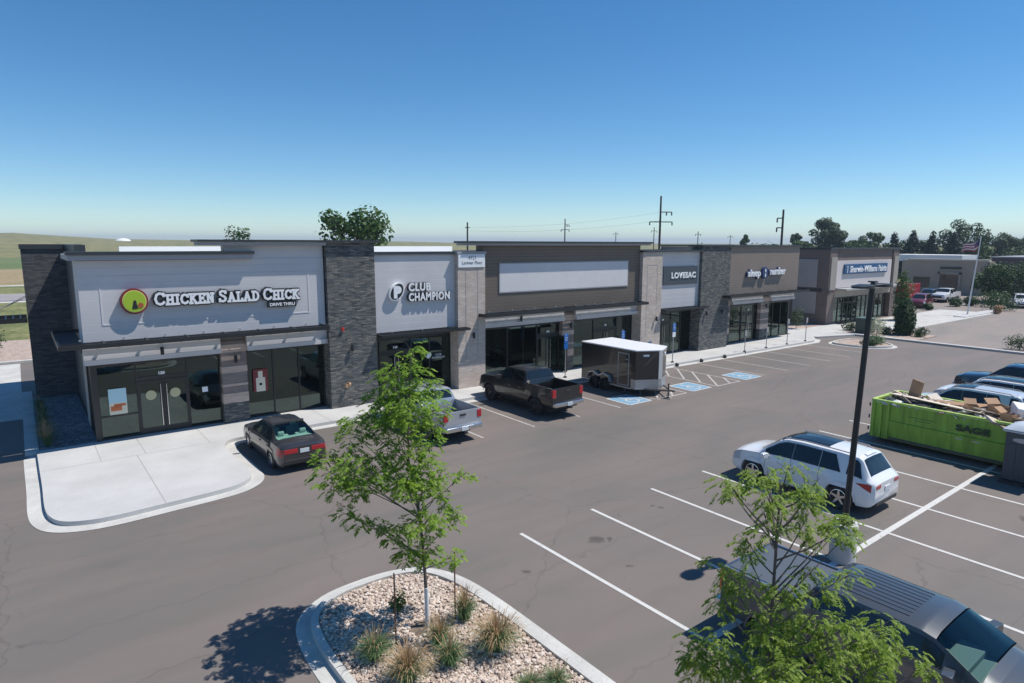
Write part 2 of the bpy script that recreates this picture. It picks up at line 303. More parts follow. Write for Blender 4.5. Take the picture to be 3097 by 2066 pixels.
M['glass']=glassmat('storefront_glass',(.24,.37,.34),1.9)
M['inner']=mat('interior_wall',(.15,.17,.165),.8,var=.2,scale=.7)
M['innerfloor']=mat('interior_floor',(.24,.25,.25),.5,var=.1,scale=1)
M['innergreen']=mat('interior_green_wall',(.14,.36,.16),.8)
M['furn']=mat('interior_furniture',(.05,.05,.055),.6)
M['teal']=mat('interior_teal',(.16,.42,.34),.6)
M['chrome']=mat('brushed_steel',(.65,.66,.67),.25,metal=1)
M['rubber']=mat('tyre_rubber',(.022,.022,.024),.8)
M['plastic']=mat('black_plastic',(.03,.03,.032),.55)
M['carglass']=mat('tinted_car_glass',(.010,.013,.014),.04,spec=.8)
M['carglass2']=glassmat('clear_car_glass',(.62,.80,.76),1.55)
M['red']=mat('tail_lens_red',(.42,.015,.02),.15,coat=.6)
M['orange']=mat('amber_lens',(.75,.12,.03),.2,coat=.6)
M['headlamp']=mat('headlamp_lens',(.5,.52,.55),.1,coat=1)
M['plate']=mat('licence_plate',(.62,.66,.68),.5)
M['seat']=mat('beige_seat',(.42,.50,.42),.8)
def paint(name,col,rough=.25,metal=.0): return mat(name,col,rough,metal=metal,coat=.9,var=.02,scale=1)
M['p_black']=paint('black_paint',(.009,.009,.010),.35)
M['p_sedan']=paint('charcoal_sedan_paint',(.040,.038,.042),.28,.3)
M['p_white']=paint('white_paint',(.78,.79,.80),.25)
M['p_silver']=paint('silver_paint',(.46,.48,.51),.3,.45)
M['p_grey']=paint('dark_grey_paint',(.050,.058,.068),.38,.1)
M['p_blue']=paint('navy_paint',(.012,.028,.055),.2,.3)
M['p_maroon']=paint('maroon_paint',(.16,.02,.035),.3,.2)
M['p_red']=paint('red_paint',(.5,.02,.02),.35)
M['lime']=mat('lime_paint',(.27,.46,.055),.6,var=.28,scale=2.0,stretch=(1,2.5,.35))
M['limetop']=mat('lime_rim_worn',(.45,.62,.15),.5,var=.12,scale=4)
M['card']=mat('cardboard',(.40,.25,.15),.85,var=.1,scale=3)
M['ply']=mat('plywood',(.70,.60,.48),.8,var=.1,scale=2)
M['foam']=mat('white_foam',(.80,.80,.80),.7)
M['bark']=mat('bark',(.15,.12,.095),.9,var=.2,scale=10,bump=.5)
M['bark2']=mat('young_bark',(.12,.095,.085),.8,var=.15,scale=12)
M['leaf1']=leafmat('locust_leaves',[(.11,.21,.018),(.18,.32,.03),(.25,.40,.045),(.14,.26,.025),(.33,.45,.07)],.45)
M['leaf2']=leafmat('young_leaves',[(.12,.20,.022),(.20,.31,.035),(.27,.38,.055),(.15,.25,.03),(.34,.42,.09)],.45)
M['leafd']=leafmat('dark_leaves',[(.025,.055,.018),(.04,.085,.025),(.06,.11,.03)],.25)
M['leafg']=leafmat('grey_green_leaves',[(.05,.085,.04),(.08,.12,.055),(.11,.15,.07)],.25)
M['leafm']=leafmat('mid_green_leaves',[(.035,.085,.018),(.055,.12,.025),(.085,.16,.035)],.3)
M['leafp']=leafmat('pale_blossom_leaves',[(.45,.45,.30),(.6,.6,.45),(.3,.36,.18)],.3)
M['needle']=leafmat('spruce_needles',[(.012,.03,.018),(.02,.045,.025),(.03,.06,.032)],.1)
M['blade']=leafmat('grass_blades',[(.10,.19,.07),(.15,.24,.11),(.20,.29,.14),(.08,.16,.06)],.3)
M['plume']=leafmat('seed_plumes',[(.45,.30,.16),(.55,.40,.24),(.38,.24,.12)],.3)
M['stake']=mat('rusty_stake',(.20,.10,.065),.8,var=.2,scale=20)
M['wrap']=mat('white_tree_wrap',(.72,.73,.73),.7,var=.05,scale=8)
M['pole']=mat('utility_pole_wood',(.07,.06,.055),.9)
M['galv']=mat('galvanised_steel',(.42,.42,.42),.5,metal=.3)
M['signblue']=mat('sign_blue',(.02,.16,.5),.4)
M['navy']=mat('sign_navy',(.012,.035,.13),.4)
M['bluesign']=mat('sign_panel_blue',(.012,.085,.22),.4)
# ------------------------------------------------------------------ ground, fields, roads
def smooth_poly(pts,n=6,closed=True):
    P=[Vector((*p,0)) for p in pts]; out=[]; k=len(P)
    rng=range(k) if closed else range(k-1)
    for i in rng:
        if closed: a,b,c,d=P[(i-1)%k],P[i],P[(i+1)%k],P[(i+2)%k]
        else: a,b,c,d=P[max(i-1,0)],P[i],P[i+1],P[min(i+2,k-1)]
        for j in range(n):
            t=j/n; q=.5*((2*b)+(c-a)*t+(2*a-5*b+4*c-d)*t*t+(3*b-a-3*c+d)*t**3); out.append((q.x,q.y))
    if not closed: out.append((P[-1].x,P[-1].y))
    return out
def offs(pts,d,closed=True):
    k=len(pts); out=[]
    for i in range(k):
        a=Vector(pts[(i-1)%k] if closed else pts[max(i-1,0)]); c=Vector(pts[(i+1)%k] if closed else pts[min(i+1,k-1)]); t=(c-a)
        if t.length<1e-6: out.append(pts[i]); continue
        t.normalize(); out.append((pts[i][0]-t.y*d,pts[i][1]+t.x*d))
    return out
def rect(name,x0,y0,x1,y1,z,m,th=.05):
    return struct(name,MB().box(x0,y0,z-th,x1,y1,z),m)
def ground_sheet():
    b=MB(); vs=[];fs=[]; rr=[0,30,80,160,260,400,600,800,1000,1300,1800,2600,4000,6500]; na=120
    def hh(r,a):
        if r<520: return -.12
        x,y=math.sin(a)*r,math.cos(a)*r
        k=min(1,(r-520)/380)
        base=3.6+1.0*math.sin(a*7+1.1)+.8*math.sin(a*17+.5)+.5*math.sin(a*41)
        # a low bluff at the far left of the view, flat farmland to the east
        bl=math.exp(-((math.degrees(a)-(-1.5))/4.2)**2)*8
        east=max(0,min(1,(math.degrees(a)-28)/25)) if a<math.pi else 1
        return -.12+k*max(0,(base*(1-east)+bl+6.2))
    for r in rr:
        for i in range(na):
            a=2*math.pi*i/na
            aa=a if a<math.pi else a-2*math.pi
            vs.append((math.sin(a)*r,math.cos(a)*r,hh(r,aa)))
    for j in range(len(rr)-1):
        for i in range(na):
            i2=(i+1)%na; fs.append((j*na+i,(j+1)*na+i,(j+1)*na+i2,j*na+i2))
    b.add(vs,[tuple(reversed(f)) for f in fs]); return struct('ground',b,M['drygrass'],smooth=True,angle=180)
ground_sheet()
rect('green_field',-420,236,160,560,-.04,M['field'],.04)
rect('tan_field',-420,150,160,236,-.04,M['tan'],.04)
rect('far_path',-300,147,160,150,-.035,M['conc2'],.03)
rect('verge',-300,125,160,147,-.045,M['weeds'],.04)
rect('road',-400,111,400,125,-.03,M['road'],.04)
rect('near_path',-300,107.5,160,110,-.035,M['conc2'],.03)
rect('weed_strip',-120,66,60,107.5,-.045,M['weeds'],.04)
rect('gravel_bank',-60,53.6,60,66,-.02,M['gravelf'],.05)
rect('asphalt_lot',-60,-40,57.9,53.2,0,M['asphalt'],.08)
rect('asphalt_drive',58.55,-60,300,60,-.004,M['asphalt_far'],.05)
rect('drive_through_lane',-8,36,-.38,52.9,.006,M['conc2'],.004)
struct('far_kerb',MB().box(-60,53.2,-.05,4,53.6,.13),M['conc2'])
# slab in front of the first unit
slab=[(-.02,29.48),(0,27),(.02,25),(.02,22.9),(.14,21.95),(.42,21.4),(.95,21.1),(1.65,21.0),(3.0,21.1),(4.6,21.25),(5.3,21.5),(5.72,22.05),(5.8,23.1),(5.78,25.2),(5.86,26.1),(6.2,26.65),(6.9,26.8)]
slab=smooth_poly(slab,4,False)
walk=slab+[(24,26.75),(40,26.45),(51.6,26.3),(52.9,26.9),(53.9,27.6),(53.9,29.48)]
full=walk
b=MB(); b.prism(full,-.05,.15); struct('sidewalk',b,M['conc'])
g0=offs(full[:-1],0); g1=offs(full[:-1],-.42)
# direction: the list runs away from the building round the slab, so the lot is on the right-hand side
b=MB(); b.strip([(p[0],p[1],.012) for p in g1],[(p[0],p[1],.012) for p in g0]); struct('gutter',b,M['conc2'])
b=MB(); j=[((2.93,26.7),(2.97,21.15)),((1.8,29.4),(1.8,26.7)),((3.22,29.3),(3.23,26.7)),((5.46,29.3),(5.46,26.7)),((0.05,26.7),(5.8,26.7)),((8,29.4),(8,26.85)),((10.5,29.4),(10.5,26.85)),((13,29),(13,26.85))]
x=15.5
while x<52: j.append(((x,29.2),(x,26.85))); x+=2.6
for (p,q) in j:
    d=(Vector(q)-Vector(p)).normalized(); nn=Vector((-d.y,d.x))*.011
    b.quad((p[0]-nn.x,p[1]-nn.y,.153),(q[0]-nn.x,q[1]-nn.y,.153),(q[0]+nn.x,q[1]+nn.y,.153),(p[0]+nn.x,p[1]+nn.y,.153))
struct('pavement_joints',b,M['joint'])
# planting strip west of the building
rect('gravel_bed',.05,29.5,1.95,40.2,.10,M['gravelg'],.12)
rect('lane_kerb',-.38,29.49,.05,42,.12,M['conc2'],.14)
# east pavements and the long kerb between the two lots
b=MB(); b.prism([(53.9,27.3),(58.0,26.0),(58.0,31.8),(53.9,31.8)],-.05,.125); struct('pavement',b,M['conc'])
rect('pavement_east',58.0,27.5,64.2,30.9,.11,M['conc2'],.15)
rect('planting_bed',52.6,31.0,62.6,44,.09,M['gravelf'],.12)
b=MB(); b.prism([(57.9,-20),(58.35,-20),(58.55,20),(58.6,25.6),(58.1,27.6),(57.7,27.6),(58.1,25.6),(58.05,20)],-.05,.15); struct('long_kerb',b,M['conc'])
rect('planting_strip',58.6,21.5,63.5,27.5,.07,M['gravelf'],.1)
rect('far_pavement',63.6,24.8,90,30.4,.06,M['conc2'],.1)
rect('flagpole_kerb',82,25.2,93,26.4,.14,M['conc'],.18)
def island(name,pts,m,gut=.3,kerb=.16):
    o=smooth_poly(pts,5); k=offs(o,gut); k2=offs(o,gut+kerb)
    b=MB(); n=len(o)
    def ring(a,za,c,zc): b.add([(p[0],p[1],za) for p in a]+[(p[0],p[1],zc) for p in c],[(i,(i+1)%n,n+(i+1)%n,n+i) for i in range(n)])
    ring(o,.0,o,.014); ring(o,.014,k,.010); ring(k,.010,k,.15); ring(k,.15,k2,.15); ring(k2,.15,k2,.05)
    struct(name+'_kerb',b,M['conc2'])
    b=MB(); b.prism(offs(o,gut+kerb-.02),.0,.085); struct(name+'_bed',b,m); return offs(o,gut+kerb)
def ccw(p): return p if sum(p[i][0]*p[(i+1)%len(p)][1]-p[(i+1)%len(p)][0]*p[i][1] for i in range(len(p)))>0 else p[::-1]
ISL=ccw([(3.72,-4),(3.72,2),(3.74,6.5),(3.75,9.5),(3.77,11.5),(4.05,12.75),(4.85,13.42),(5.9,13.58),(6.8,13.48),(7.45,13.1),(7.85,12.35),(8.02,11.2),(8.06,9),(8.06,4),(8.05,0),(8.0,-4),(5.9,-4.6)])
inner=island('island',ISL,M['gravelf'])
island('far_island',ccw([(51.3,24.2),(51.5,22.4),(52.4,21.3),(53.7,20.9),(54.9,21.4),(55.8,22.8),(56.3,24.2),(55.6,25.2),(53.6,25.6),(51.9,25.3)]),M['gravelf'])
# parking markings
b=MB(); X0=10.479; WD=2.743
def line(b,x0,y0,x1,y1,wd=.10,z=.006):
    d=(Vector((x1,y1))-Vector((x0,y0))).normalized(); n_=Vector((-d.y,d.x))*wd/2
    b.quad((x0-n_.x,y0-n_.y,z),(x1-n_.x,y1-n_.y,z),(x1+n_.x,y1+n_.y,z),(x0+n_.x,y0+n_.y,z))
for i in range(0,14): line(b,X0+i*WD,13.22,X0+i*WD,.9,.11)
line(b,X0-.05,7.09,X0+13*WD,7.09,.17,.009)
struct('parking_lines',b,M['line'])
b=MB()
for x in (14.727,17.47,20.21,22.96): line(b,x,21.1,x,26.35,.10)
for x in (25.70,28.2,30.9,33.2,35.85,38.5,41.25,44.0,46.75,49.5): line(b,x,21.2,x,26.0,.10)
for (a,c) in ((25.75,28.15),(30.92,33.2)):
    line(b,a,21.15,c,21.15,.10,.008)
    for k in range(5):
        y=22.3+k*1.15
        if k==0: line(b,a+1.3,21.2,c,y,.11,.008)
        else: line(b,a+.1,y-2.25 if y-2.25>21.2 else 21.2,c,y,.11,.008)
struct('stall_lines',b,M['linethin'])
def hcsym(cx,cy,s):
    bb=MB(); bb.box(cx-s,cy-s,.004,cx+s,cy+s,.007); struct('accessible_square',bb,M['blue'])
    bb=MB(); z=.0085
    for e in ((cx-s,cy-s,cx+s,cy-s),(cx+s,cy-s,cx+s,cy+s),(cx+s,cy+s,cx-s,cy+s),(cx-s,cy+s,cx-s,cy-s)): line(bb,*e,.09,z)
    def P(u,v): return (cx+u*s,cy+v*s)
    circ=[P(.0+.42*math.cos(t),-.28+.42*math.sin(t)) for t in [R(100+k*22) for k in range(12)]]
    for a,c in zip(circ,circ[1:]): line(bb,*a,*c,.085,z+.002)
    bod=[P(-.12,.42),P(-.10,-.05),P(.34,-.05),P(.52,-.5),P(.66,-.45)]
    for a,c in zip(bod,bod[1:]): line(bb,*a,*c,.10,z+.004)
    line(bb,*P(-.10,.18),*P(.25,.18),.08,z+.006)
    bb.add([(P(-.12+.13*math.cos(t),.62+.13*math.sin(t))+(z+.004,)) for t in [R(k*45) for k in range(8)]],[tuple(range(8))])
    struct('accessible_symbol',bb,M['line'])
for cx in (24.55,29.6,34.6): hcsym(cx,22.0,.82)
# stones in the planter island
def inside(p,poly):
    c=False; n=len(poly)
    for i in range(n):
        a,d=poly[i],poly[i-1]
        if (a[1]>p[1])!=(d[1]>p[1]) and p[0]<(d[0]-a[0])*(p[1]-a[1])/(d[1]-a[1])+a[0]: c=not c
    return c
inn=offs(inner,.03)
b=MB(); cnt=0
while cnt<21000:
    x,y=rnd.uniform(4,7.8),rnd.uniform(2.0,13.2)
    if not inside((x,y),inn): continue
    d=math.hypot(x-6.15,y-10.85)
    if d<.33+.06*math.sin(x*9) and rnd.random()<.9: continue
    r=rnd.choice((.018,.022,.027,.032,.038,.046)); cnt+=1
    b.ico((x,y,.088+r*rnd.uniform(.1,.9)),r,(rnd.uniform(.8,1.5),rnd.uniform(.7,1.1),rnd.uniform(.5,.8)),.2,rnd.uniform(0,3))
tag(b.build('river_gravel',M['stone']),'pinkish river gravel covering the kerbed planter island','gravel',kind='stuff')

# ------------------------------------------------------------------ lettering
def text_mesh(s,size,mt,name,parent=None,world=True,loc=(0,0,0),rot=(R(90),0,0),ext=.02,width=None,height=None,bold=0.,align='CENTER',space=1.0,line=1.0):
    cu=bpy.data.curves.new(name,'FONT'); cu.body=s; cu.size=size; cu.extrude=ext; cu.offset=bold; cu.align_x=align; cu.align_y='CENTER'; cu.space_character=space; cu.space_line=line; cu.resolution_u=3
    t=bpy.data.objects.new(name,cu); C.objects.link(t)
    dg=bpy.context.evaluated_depsgraph_get(); me=bpy.data.meshes.new_from_object(t.evaluated_get(dg)); bpy.data.objects.remove(t)
    xs=[v.co.x for v in me.vertices]; ys=[v.co.y for v in me.vertices]
    cx,cy=(max(xs)+min(xs))/2,(max(ys)+min(ys))/2; sx=(width/(max(xs)-min(xs))) if width else 1; sy=(height/(max(ys)-min(ys))) if height else sx
    if width is None and height: sx=sy
    if align!='CENTER': cx=min(xs) if align=='LEFT' else max(xs)
    Mx=Matrix.Translation(loc)@(Matrix.Rotation(rot[2],4,'Z')@Matrix.Rotation(rot[0],4,'X'))
    for v in me.vertices: v.co=Mx@Vector(((v.co.x-cx)*sx,(v.co.y-cy)*sy,v.co.z))
    me.materials.clear(); me.materials.append(mt)
    o=bpy.data.objects.new(name,me); C.objects.link(o)
    if parent is not None:
        o.parent=parent
        if world: o.matrix_parent_inverse=Matrix.Translation(parent.location).inverted()
    return o
# slab-serif capitals drawn with strokes, unit box 0..1 high
GL={'C':(.78,[[(.74,.78),(.6,.94),(.4,.98),(.18,.85),(.08,.5),(.18,.15),(.42,.02),(.62,.07),(.76,.22)],[(.74,.98),(.74,.72)]]),
 'H':(.86,[[(.2,0),(.2,1)],[(.68,0),(.68,1)],[(.2,.5),(.68,.5)],[(.04,1),(.36,1)],[(.52,1),(.84,1)],[(.04,0),(.36,0)],[(.52,0),(.84,0)]]),
 'I':(.42,[[(.2,0),(.2,1)],[(.03,1),(.37,1)],[(.03,0),(.37,0)]]),
 'K':(.84,[[(.2,0),(.2,1)],[(.04,1),(.36,1)],[(.04,0),(.36,0)],[(.2,.42),(.66,.98)],[(.36,.58),(.72,.0)],[(.52,1),(.82,1)],[(.6,-.02),(.88,-.02)]]),
 'E':(.72,[[(.2,0),(.2,1)],[(.04,1),(.66,1),(.66,.8)],[(.04,0),(.68,0),(.68,.22)],[(.2,.52),(.5,.52)],[(.5,.62),(.5,.42)]]),
 'N':(.86,[[(.2,0),(.2,1)],[(.04,1),(.24,1),(.66,.02)],[(.68,0),(.68,1)],[(.52,1),(.84,1)],[(.04,0),(.36,0)]]),
 'S':(.66,[[(.58,.8),(.46,.95),(.28,.98),(.12,.86),(.12,.68),(.28,.56),(.46,.46),(.58,.3),(.5,.1),(.32,.02),(.14,.08),(.06,.22)],[(.58,.98),(.58,.76)],[(.06,.26),(.06,.02)]]),
 'A':(.86,[[(.16,0),(.42,1),(.7,0)],[(.25,.34),(.6,.34)],[(.02,0),(.3,0)],[(.54,0),(.86,0)]]),
 'L':(.68,[[(.2,0),(.2,1)],[(.04,1),(.38,1)],[(.04,0),(.64,0),(.64,.26)]]),
 'D':(.8,[[(.2,0),(.2,1)],[(.04,1),(.44,1),(.66,.84),(.74,.5),(.66,.16),(.44,0),(.04,0)]])}
def strokes(b,text,x0,z0,caps,small,wd,y0,y1,gap=.1,kz=.0):
    x=x0
    for i,ch in enumerate(text):
        if ch==' ': x+=small*.42; continue
        big=(i==0 or text[i-1]==' '); h=caps if big else small; wch,ss=GL[ch]
        for st in ss:
            P=[(x+p[0]*h,z0+(p[1]*h)) for p in st]
            for a,c in zip(P,P[1:]):
                d=Vector((c[0]-a[0],c[1]-a[1])); L=d.length; d/=L; n_=Vector((-d.y,d.x))*wd/2; e=d*wd*.3
                q=[(a[0]-e.x-n_.x,a[1]-e.y-n_.y),(c[0]+e.x-n_.x,c[1]+e.y-n_.y),(c[0]+e.x+n_.x,c[1]+e.y+n_.y),(a[0]-e.x+n_.x,a[1]-e.y+n_.y)]
                yy=y0-rnd.uniform(0,.004)
                b.add([(p[0],yy,p[1]) for p in q]+[(p[0],y1,p[1]) for p in q],[(0,1,2,3),(7,6,5,4),(0,4,5,1),(1,5,6,2),(2,6,7,3),(3,7,4,0)])
        x+=wch*h+gap*h
    return x
def strokes_w(text,caps,small,gap=.1):
    x=0
    for i,ch in enumerate(text):
        if ch==' ': x+=small*.42; continue
        h=caps if (i==0 or text[i-1]==' ') else small; x+=GL[ch][0]*h+gap*h
    return x

# ------------------------------------------------------------------ the retail strip
B=thing('retail_building','long single-storey strip of shops with stone and brick columns and grey sign boxes','building',(2,29.5,0))
def part(name,mb,m,parent=None,**k): return mb.build(name,m,parent or B,world=(parent is None or parent is B or k.pop('w',False)),**k)
GY=29.5
def psplit(name,mb,m): return [part(name,q,m) for q in mb.pieces()]
core=MB(); core.box(2.25,30.3,0,13.6,31.0,3.3)
# shell: back and side walls, roof and parapets
s=MB(); s.box(2.2,43.8,0,53.2,44,7.4); s.box(53.0,29.6,0,53.2,43.8,7.7); s.box(2.2,31.2,0,2.4,43.8,7.3)
s.box(2.4,31.2,6.55,53.0,43.8,6.75)
part('shell',s,M['darkwall'])
s=MB()
for x0,x1 in ((1.9,2.3),(4.79,10.9),(20.2,27.42)): s.box(x0,43.5,6.76,x1,43.72,7.72)
psplit('parapet_back_face',s,M['white'])
s=MB(); s.box(2.42,31.3,6.76,52.9,43.4,6.79); part('roof',s,M['white'])
# interior
s=MB(); s.box(2.5,36,0.14,52.8,36.1,4.2); part('inner_wall',s,M['inner'])
s=MB(); s.box(2.3,29.62,.10,52.9,36,.16); part('inner_floor',s,M['innerfloor'])
s=MB(); s.box(2.3,29.62,4.0,52.9,36,4.1); part('inner_ceiling',s,M['inner'])
s=MB()
for x in (13.2,20.0,34.2,43.0): s.box(x,29.8,.16,x+.2,35.9,4.0)
psplit('party_wall',s,M['inner'])
s=MB(); s.box(5.9,31.4,.16,6.1,33.4,3.9); s.box(8.0,31.0,.16,8.75,31.15,3.9); s.box(20.5,32,.16,22.0,32.2,3.9); psplit('inner_green_panel',s,M['innergreen'])
s=MB()
for (x,y,sx,sy,h) in ((3.0,31.2,.8,.8,.75),(4.6,33.5,2.2,.6,1.0),(9.2,30.9,.9,.7,.75),(10.3,32.6,.6,.6,1.1),(15.2,32,1.6,.7,1.0),(17.3,31.3,.5,.5,.9),(22.5,31.5,1.8,.8,.8),(21.2,30.6,.6,.5,1.2),(24.1,33.2,1.4,.5,1.3),(29,31.2,1.5,.7,.8),(31,32.5,.8,.8,1.0),(36,31.5,1.6,.9,.8),(38,32.3,.9,.9,.8),(45.2,31.2,1.4,1.9,.6),(50,31.6,1.4,2.0,.6)): s.box(x,y,.161,x+sx,y+sy,.16+h)
psplit('furniture',s,M['furn'])
s=MB(); s.box(9.7,31.2,.8,10.0,31.25,1.35); s.box(10.15,31.2,.75,10.25,31.25,1.5); s.box(22.15,30.4,.2,22.4,30.6,3.3); s.box(23.3,30.9,.5,23.4,31,1.1); psplit('counter_panel',s,M['teal'])

def sheet(x0,x1,z0,z1,y,m,name,th=.2,**k):
    b=MB(); b.box(x0,y,z0,x1,y+th,z1); return part(name,b,m,**k)
# unit 1 sign box, wraps the west corner
b=MB(); b.box(1.76,29.0,4.18,11.25,29.6,7.28); b.box(1.76,29.6,4.18,2.2,30.9,7.28); part('sign_band',b,M['grey'])
b=MB(); b.box(7.0,29.02,7.28,11.25,29.6,7.9); part('parapet',b,M['grey'])
# shallow raised panel frame on the sign box
b=MB()
for (x0,z0,x1,z1) in ((2.42,4.80,10.52,4.84),(2.42,6.64,10.52,6.68),(2.42,4.84,2.46,6.64),(10.48,4.84,10.52,6.64)): b.box(x0,28.985,z0,x1,29.0,z1)
psplit('panel_trim',b,M['greypanel'])
b=MB(); b.box(1.45,28.64,7.50,8.12,29.55,7.62); part('cap',b,M['fasciatop'])
b=MB(); b.box(1.5,28.70,7.30,8.07,29.5,7.495); b.box(1.5,29.5,7.30,2.1,33,7.495); part('fascia',b,M['fascialow'])
b=MB(); b.box(5.9,28.60,8.0,14.0,29.9,8.10); part('cap',b,M['fasciatop'])
b=MB(); b.box(6.0,28.67,7.86,11.3,29.8,7.995); part('fascia',b,M['fascialow'])
# west side: upper charcoal wall, brick pier, dark corner glass
b=MB(); b.box(2.02,30.9,3.9,2.24,40.0,7.45); b.box(2.02,33.6,0,2.2,40.0,3.9); part('side_wall',b,M['darkwall'])
b=MB(); b.box(1.94,32.2,0,2.2,33.6,3.9); part('side_pier',b,M['brick'])
b=MB(); b.box(1.9,29.42,.1,2.1,29.62,3.3); b.box(1.95,29.62,.1,2.1,29.72,3.3); b.box(1.95,30.8,.1,2.1,30.9,3.3); b.box(1.95,32.1,.1,2.1,32.2,3.3); b.box(1.96,29.6,3.2,2.1,32.2,3.9); part('corner_frame',b,M['frame'])
b=MB(); b.box(2.0,29.72,.12,2.04,32.1,3.2); part('side_glass',b,M['glass'])
# stone wing wall with dark cap
b=MB(); b.box(.22,40.0,0,2.6,40.5,7.62); part('wing_wall',b,M['stoneblack'])
b=MB(); b.box(.17,39.93,7.62,2.75,40.6,7.86); b.box(2.0,33.0,7.45,2.4,40.6,7.86); part('wing_cap',b,M['fasciatop'])
# canopy over the order window on the west side, hung on rods
b=MB(); b.box(-3.6,39.95,3.98,.2,40.0,4.22); b.box(-3.6,39.95,3.98,-3.5,42,4.22); b.box(-3.6,42,3.98,.2,42.06,4.22)
for k in range(12): b.box(-3.4+k*.3,40.0,4.02,-3.33+k*.3,42,4.2)
part('drive_through_canopy',b,M['black'])
b=MB(); b.tube([(.25,40.0,5.35),(-1.7,39.98,4.2)],.025,6); b.tube([(.25,40.02,5.25),(-1.85,40.06,4.2)],.02,6); psplit('tie_rod',b,M['galv'])
# column and pier pieces
def stonecol(x0,x1,y,z1,m=None,name='stone_column'):
    b=MB(); b.box(x0,y,.1,x1,y+1.0,z1); part(name,b,m or M['stonedark'])
stonecol(11.32,13.72,28.78,8.0)
b=MB(); b.box(11.3,28.74,7.99,14.0,28.78,8.02); part('cap_edge',b,M['fascialow'])
stonecol(39.35,42.85,28.70,7.78)
def pier(x0,x1,y,z1,bands):
    b=MB(); n=0
    b.box(x0,y,.1,x1,y+.4,1.03); part('pier_base',b,M['stonedark'])
    a=MB();c=MB(); z=1.03
    for i,h in enumerate(bands):
        zz=min(z+h,z1); (a if i%2 else c).box(x0+(.012 if i%2 else 0),y+(.012 if i%2 else 0),z,x1-(.012 if i%2 else 0),y+.4,zz); z=zz
        if z>=z1: break
    psplit('pier_band',a,M['pierstone']); psplit('pier_band',c,M['pierstone2'])
bands=(.42,.32,.10,.5,.28,.62,.34,.6)
for x0,x1 in ((6.63,7.69),(26.35,27.3),(42.88,43.85),(48.15,49.35)): pier(x0,x1,29.2,3.75,bands)
def brickcol(x0,x1,z1):
    b=MB(); b.box(x0,28.70,.1,x1,29.7,z1); part('brick_column',b,M['brick'])
    b=MB(); xa,xb=x0+.5,x1-.5; zt=z1-.85; 
    b.box(xa-.02,28.694,1.8,xa+.02,28.70,zt); b.box(xb-.02,28.694,1.8,xb+.02,28.70,zt); b.box(xa-.02,28.694,zt-.03,xb+.02,28.70,zt); part('control_joint',b,M['joint'])
brickcol(18.42,20.18,7.42); brickcol(32.95,34.95,7.42)
b=MB(); b.box(13.74,28.88,7.42,20.3,29.9,7.54); part('cap',b,M['fasciatop'])
b=MB(); b.box(13.74,28.93,7.36,18.4,29.6,7.42); b.box(18.36,28.64,7.42,20.24,28.88,7.54); part('fascia',b,M['fascialow'])
b=MB(); b.box(32.9,28.62,7.42,39.34,29.9,7.54); part('cap',b,M['fasciatop'])
# unit 2 and 4 grey boxes
b=MB(); b.box(13.74,28.98,3.56,18.41,29.6,7.36); part('sign_band',b,M['grey'])
b=MB(); b.box(34.96,28.92,3.52,39.34,29.6,7.42); part('sign_band',b,M['grey'])
# unit 3 brown wall with pale blank panel
b=MB(); b.box(20.2,28.95,4.18,32.94,29.6,7.86); part('upper_wall',b,M['brownsid'])
b=MB(); b.box(21.34,28.90,5.27,31.72,28.95,6.83); part('blank_sign_panel',b,M['greypanel'])
b=MB()
for (x0,z0,x1,z1) in ((21.28,5.21,31.78,5.27),(21.28,6.83,31.78,6.89),(21.28,5.27,21.34,6.83),(31.72,5.27,31.78,6.83)): b.box(x0,28.905,z0,x1,28.95,z1)
psplit('panel_trim',b,M['fascialow'])
b=MB(); b.box(18.95,28.45,7.97,33.6,29.9,8.09); part('cap',b,M['fasciatop'])
b=MB(); b.box(19.05,28.55,7.86,33.5,29.8,7.965); part('fascia',b,M['fascialow'])
# unit 5 taupe siding
b=MB(); b.box(42.86,28.95,4.1,52.95,29.6,7.72); b.box(52.95,28.95,4.1,53.15,38,7.72); part('upper_wall',b,M['tansid'])
b=MB(); b.box(42.86,28.82,7.72,53.3,29.9,7.88); b.box(39.2,28.6,7.78,42.95,29.9,7.92); b.box(53.0,29.9,7.72,53.3,44,7.88); part('cap',b,M['fasciatop'])
# lintels under the canopies
def lintel(x0,x1,y=29.06):
    b=MB(); b.box(x0,y,3.5,x1,29.5,4.18); b.box(x0,y-.10,3.30,x1,29.5,3.5); part('lintel',b,M['grey'])
lintel(1.72,6.62); lintel(7.7,11.31); lintel(20.2,26.34); lintel(27.31,32.94); lintel(43.86,48.14); lintel(49.36,52.95)
b=MB(); b.box(6.63,29.3,3.75,7.69,29.6,4.18); b.box(26.35,29.3,3.75,27.3,29.6,4.18); b.box(42.88,29.3,3.75,43.85,29.6,4.1); b.box(48.15,29.3,3.75,49.35,29.6,4.1); psplit('pier_head',b,M['pierstone'])
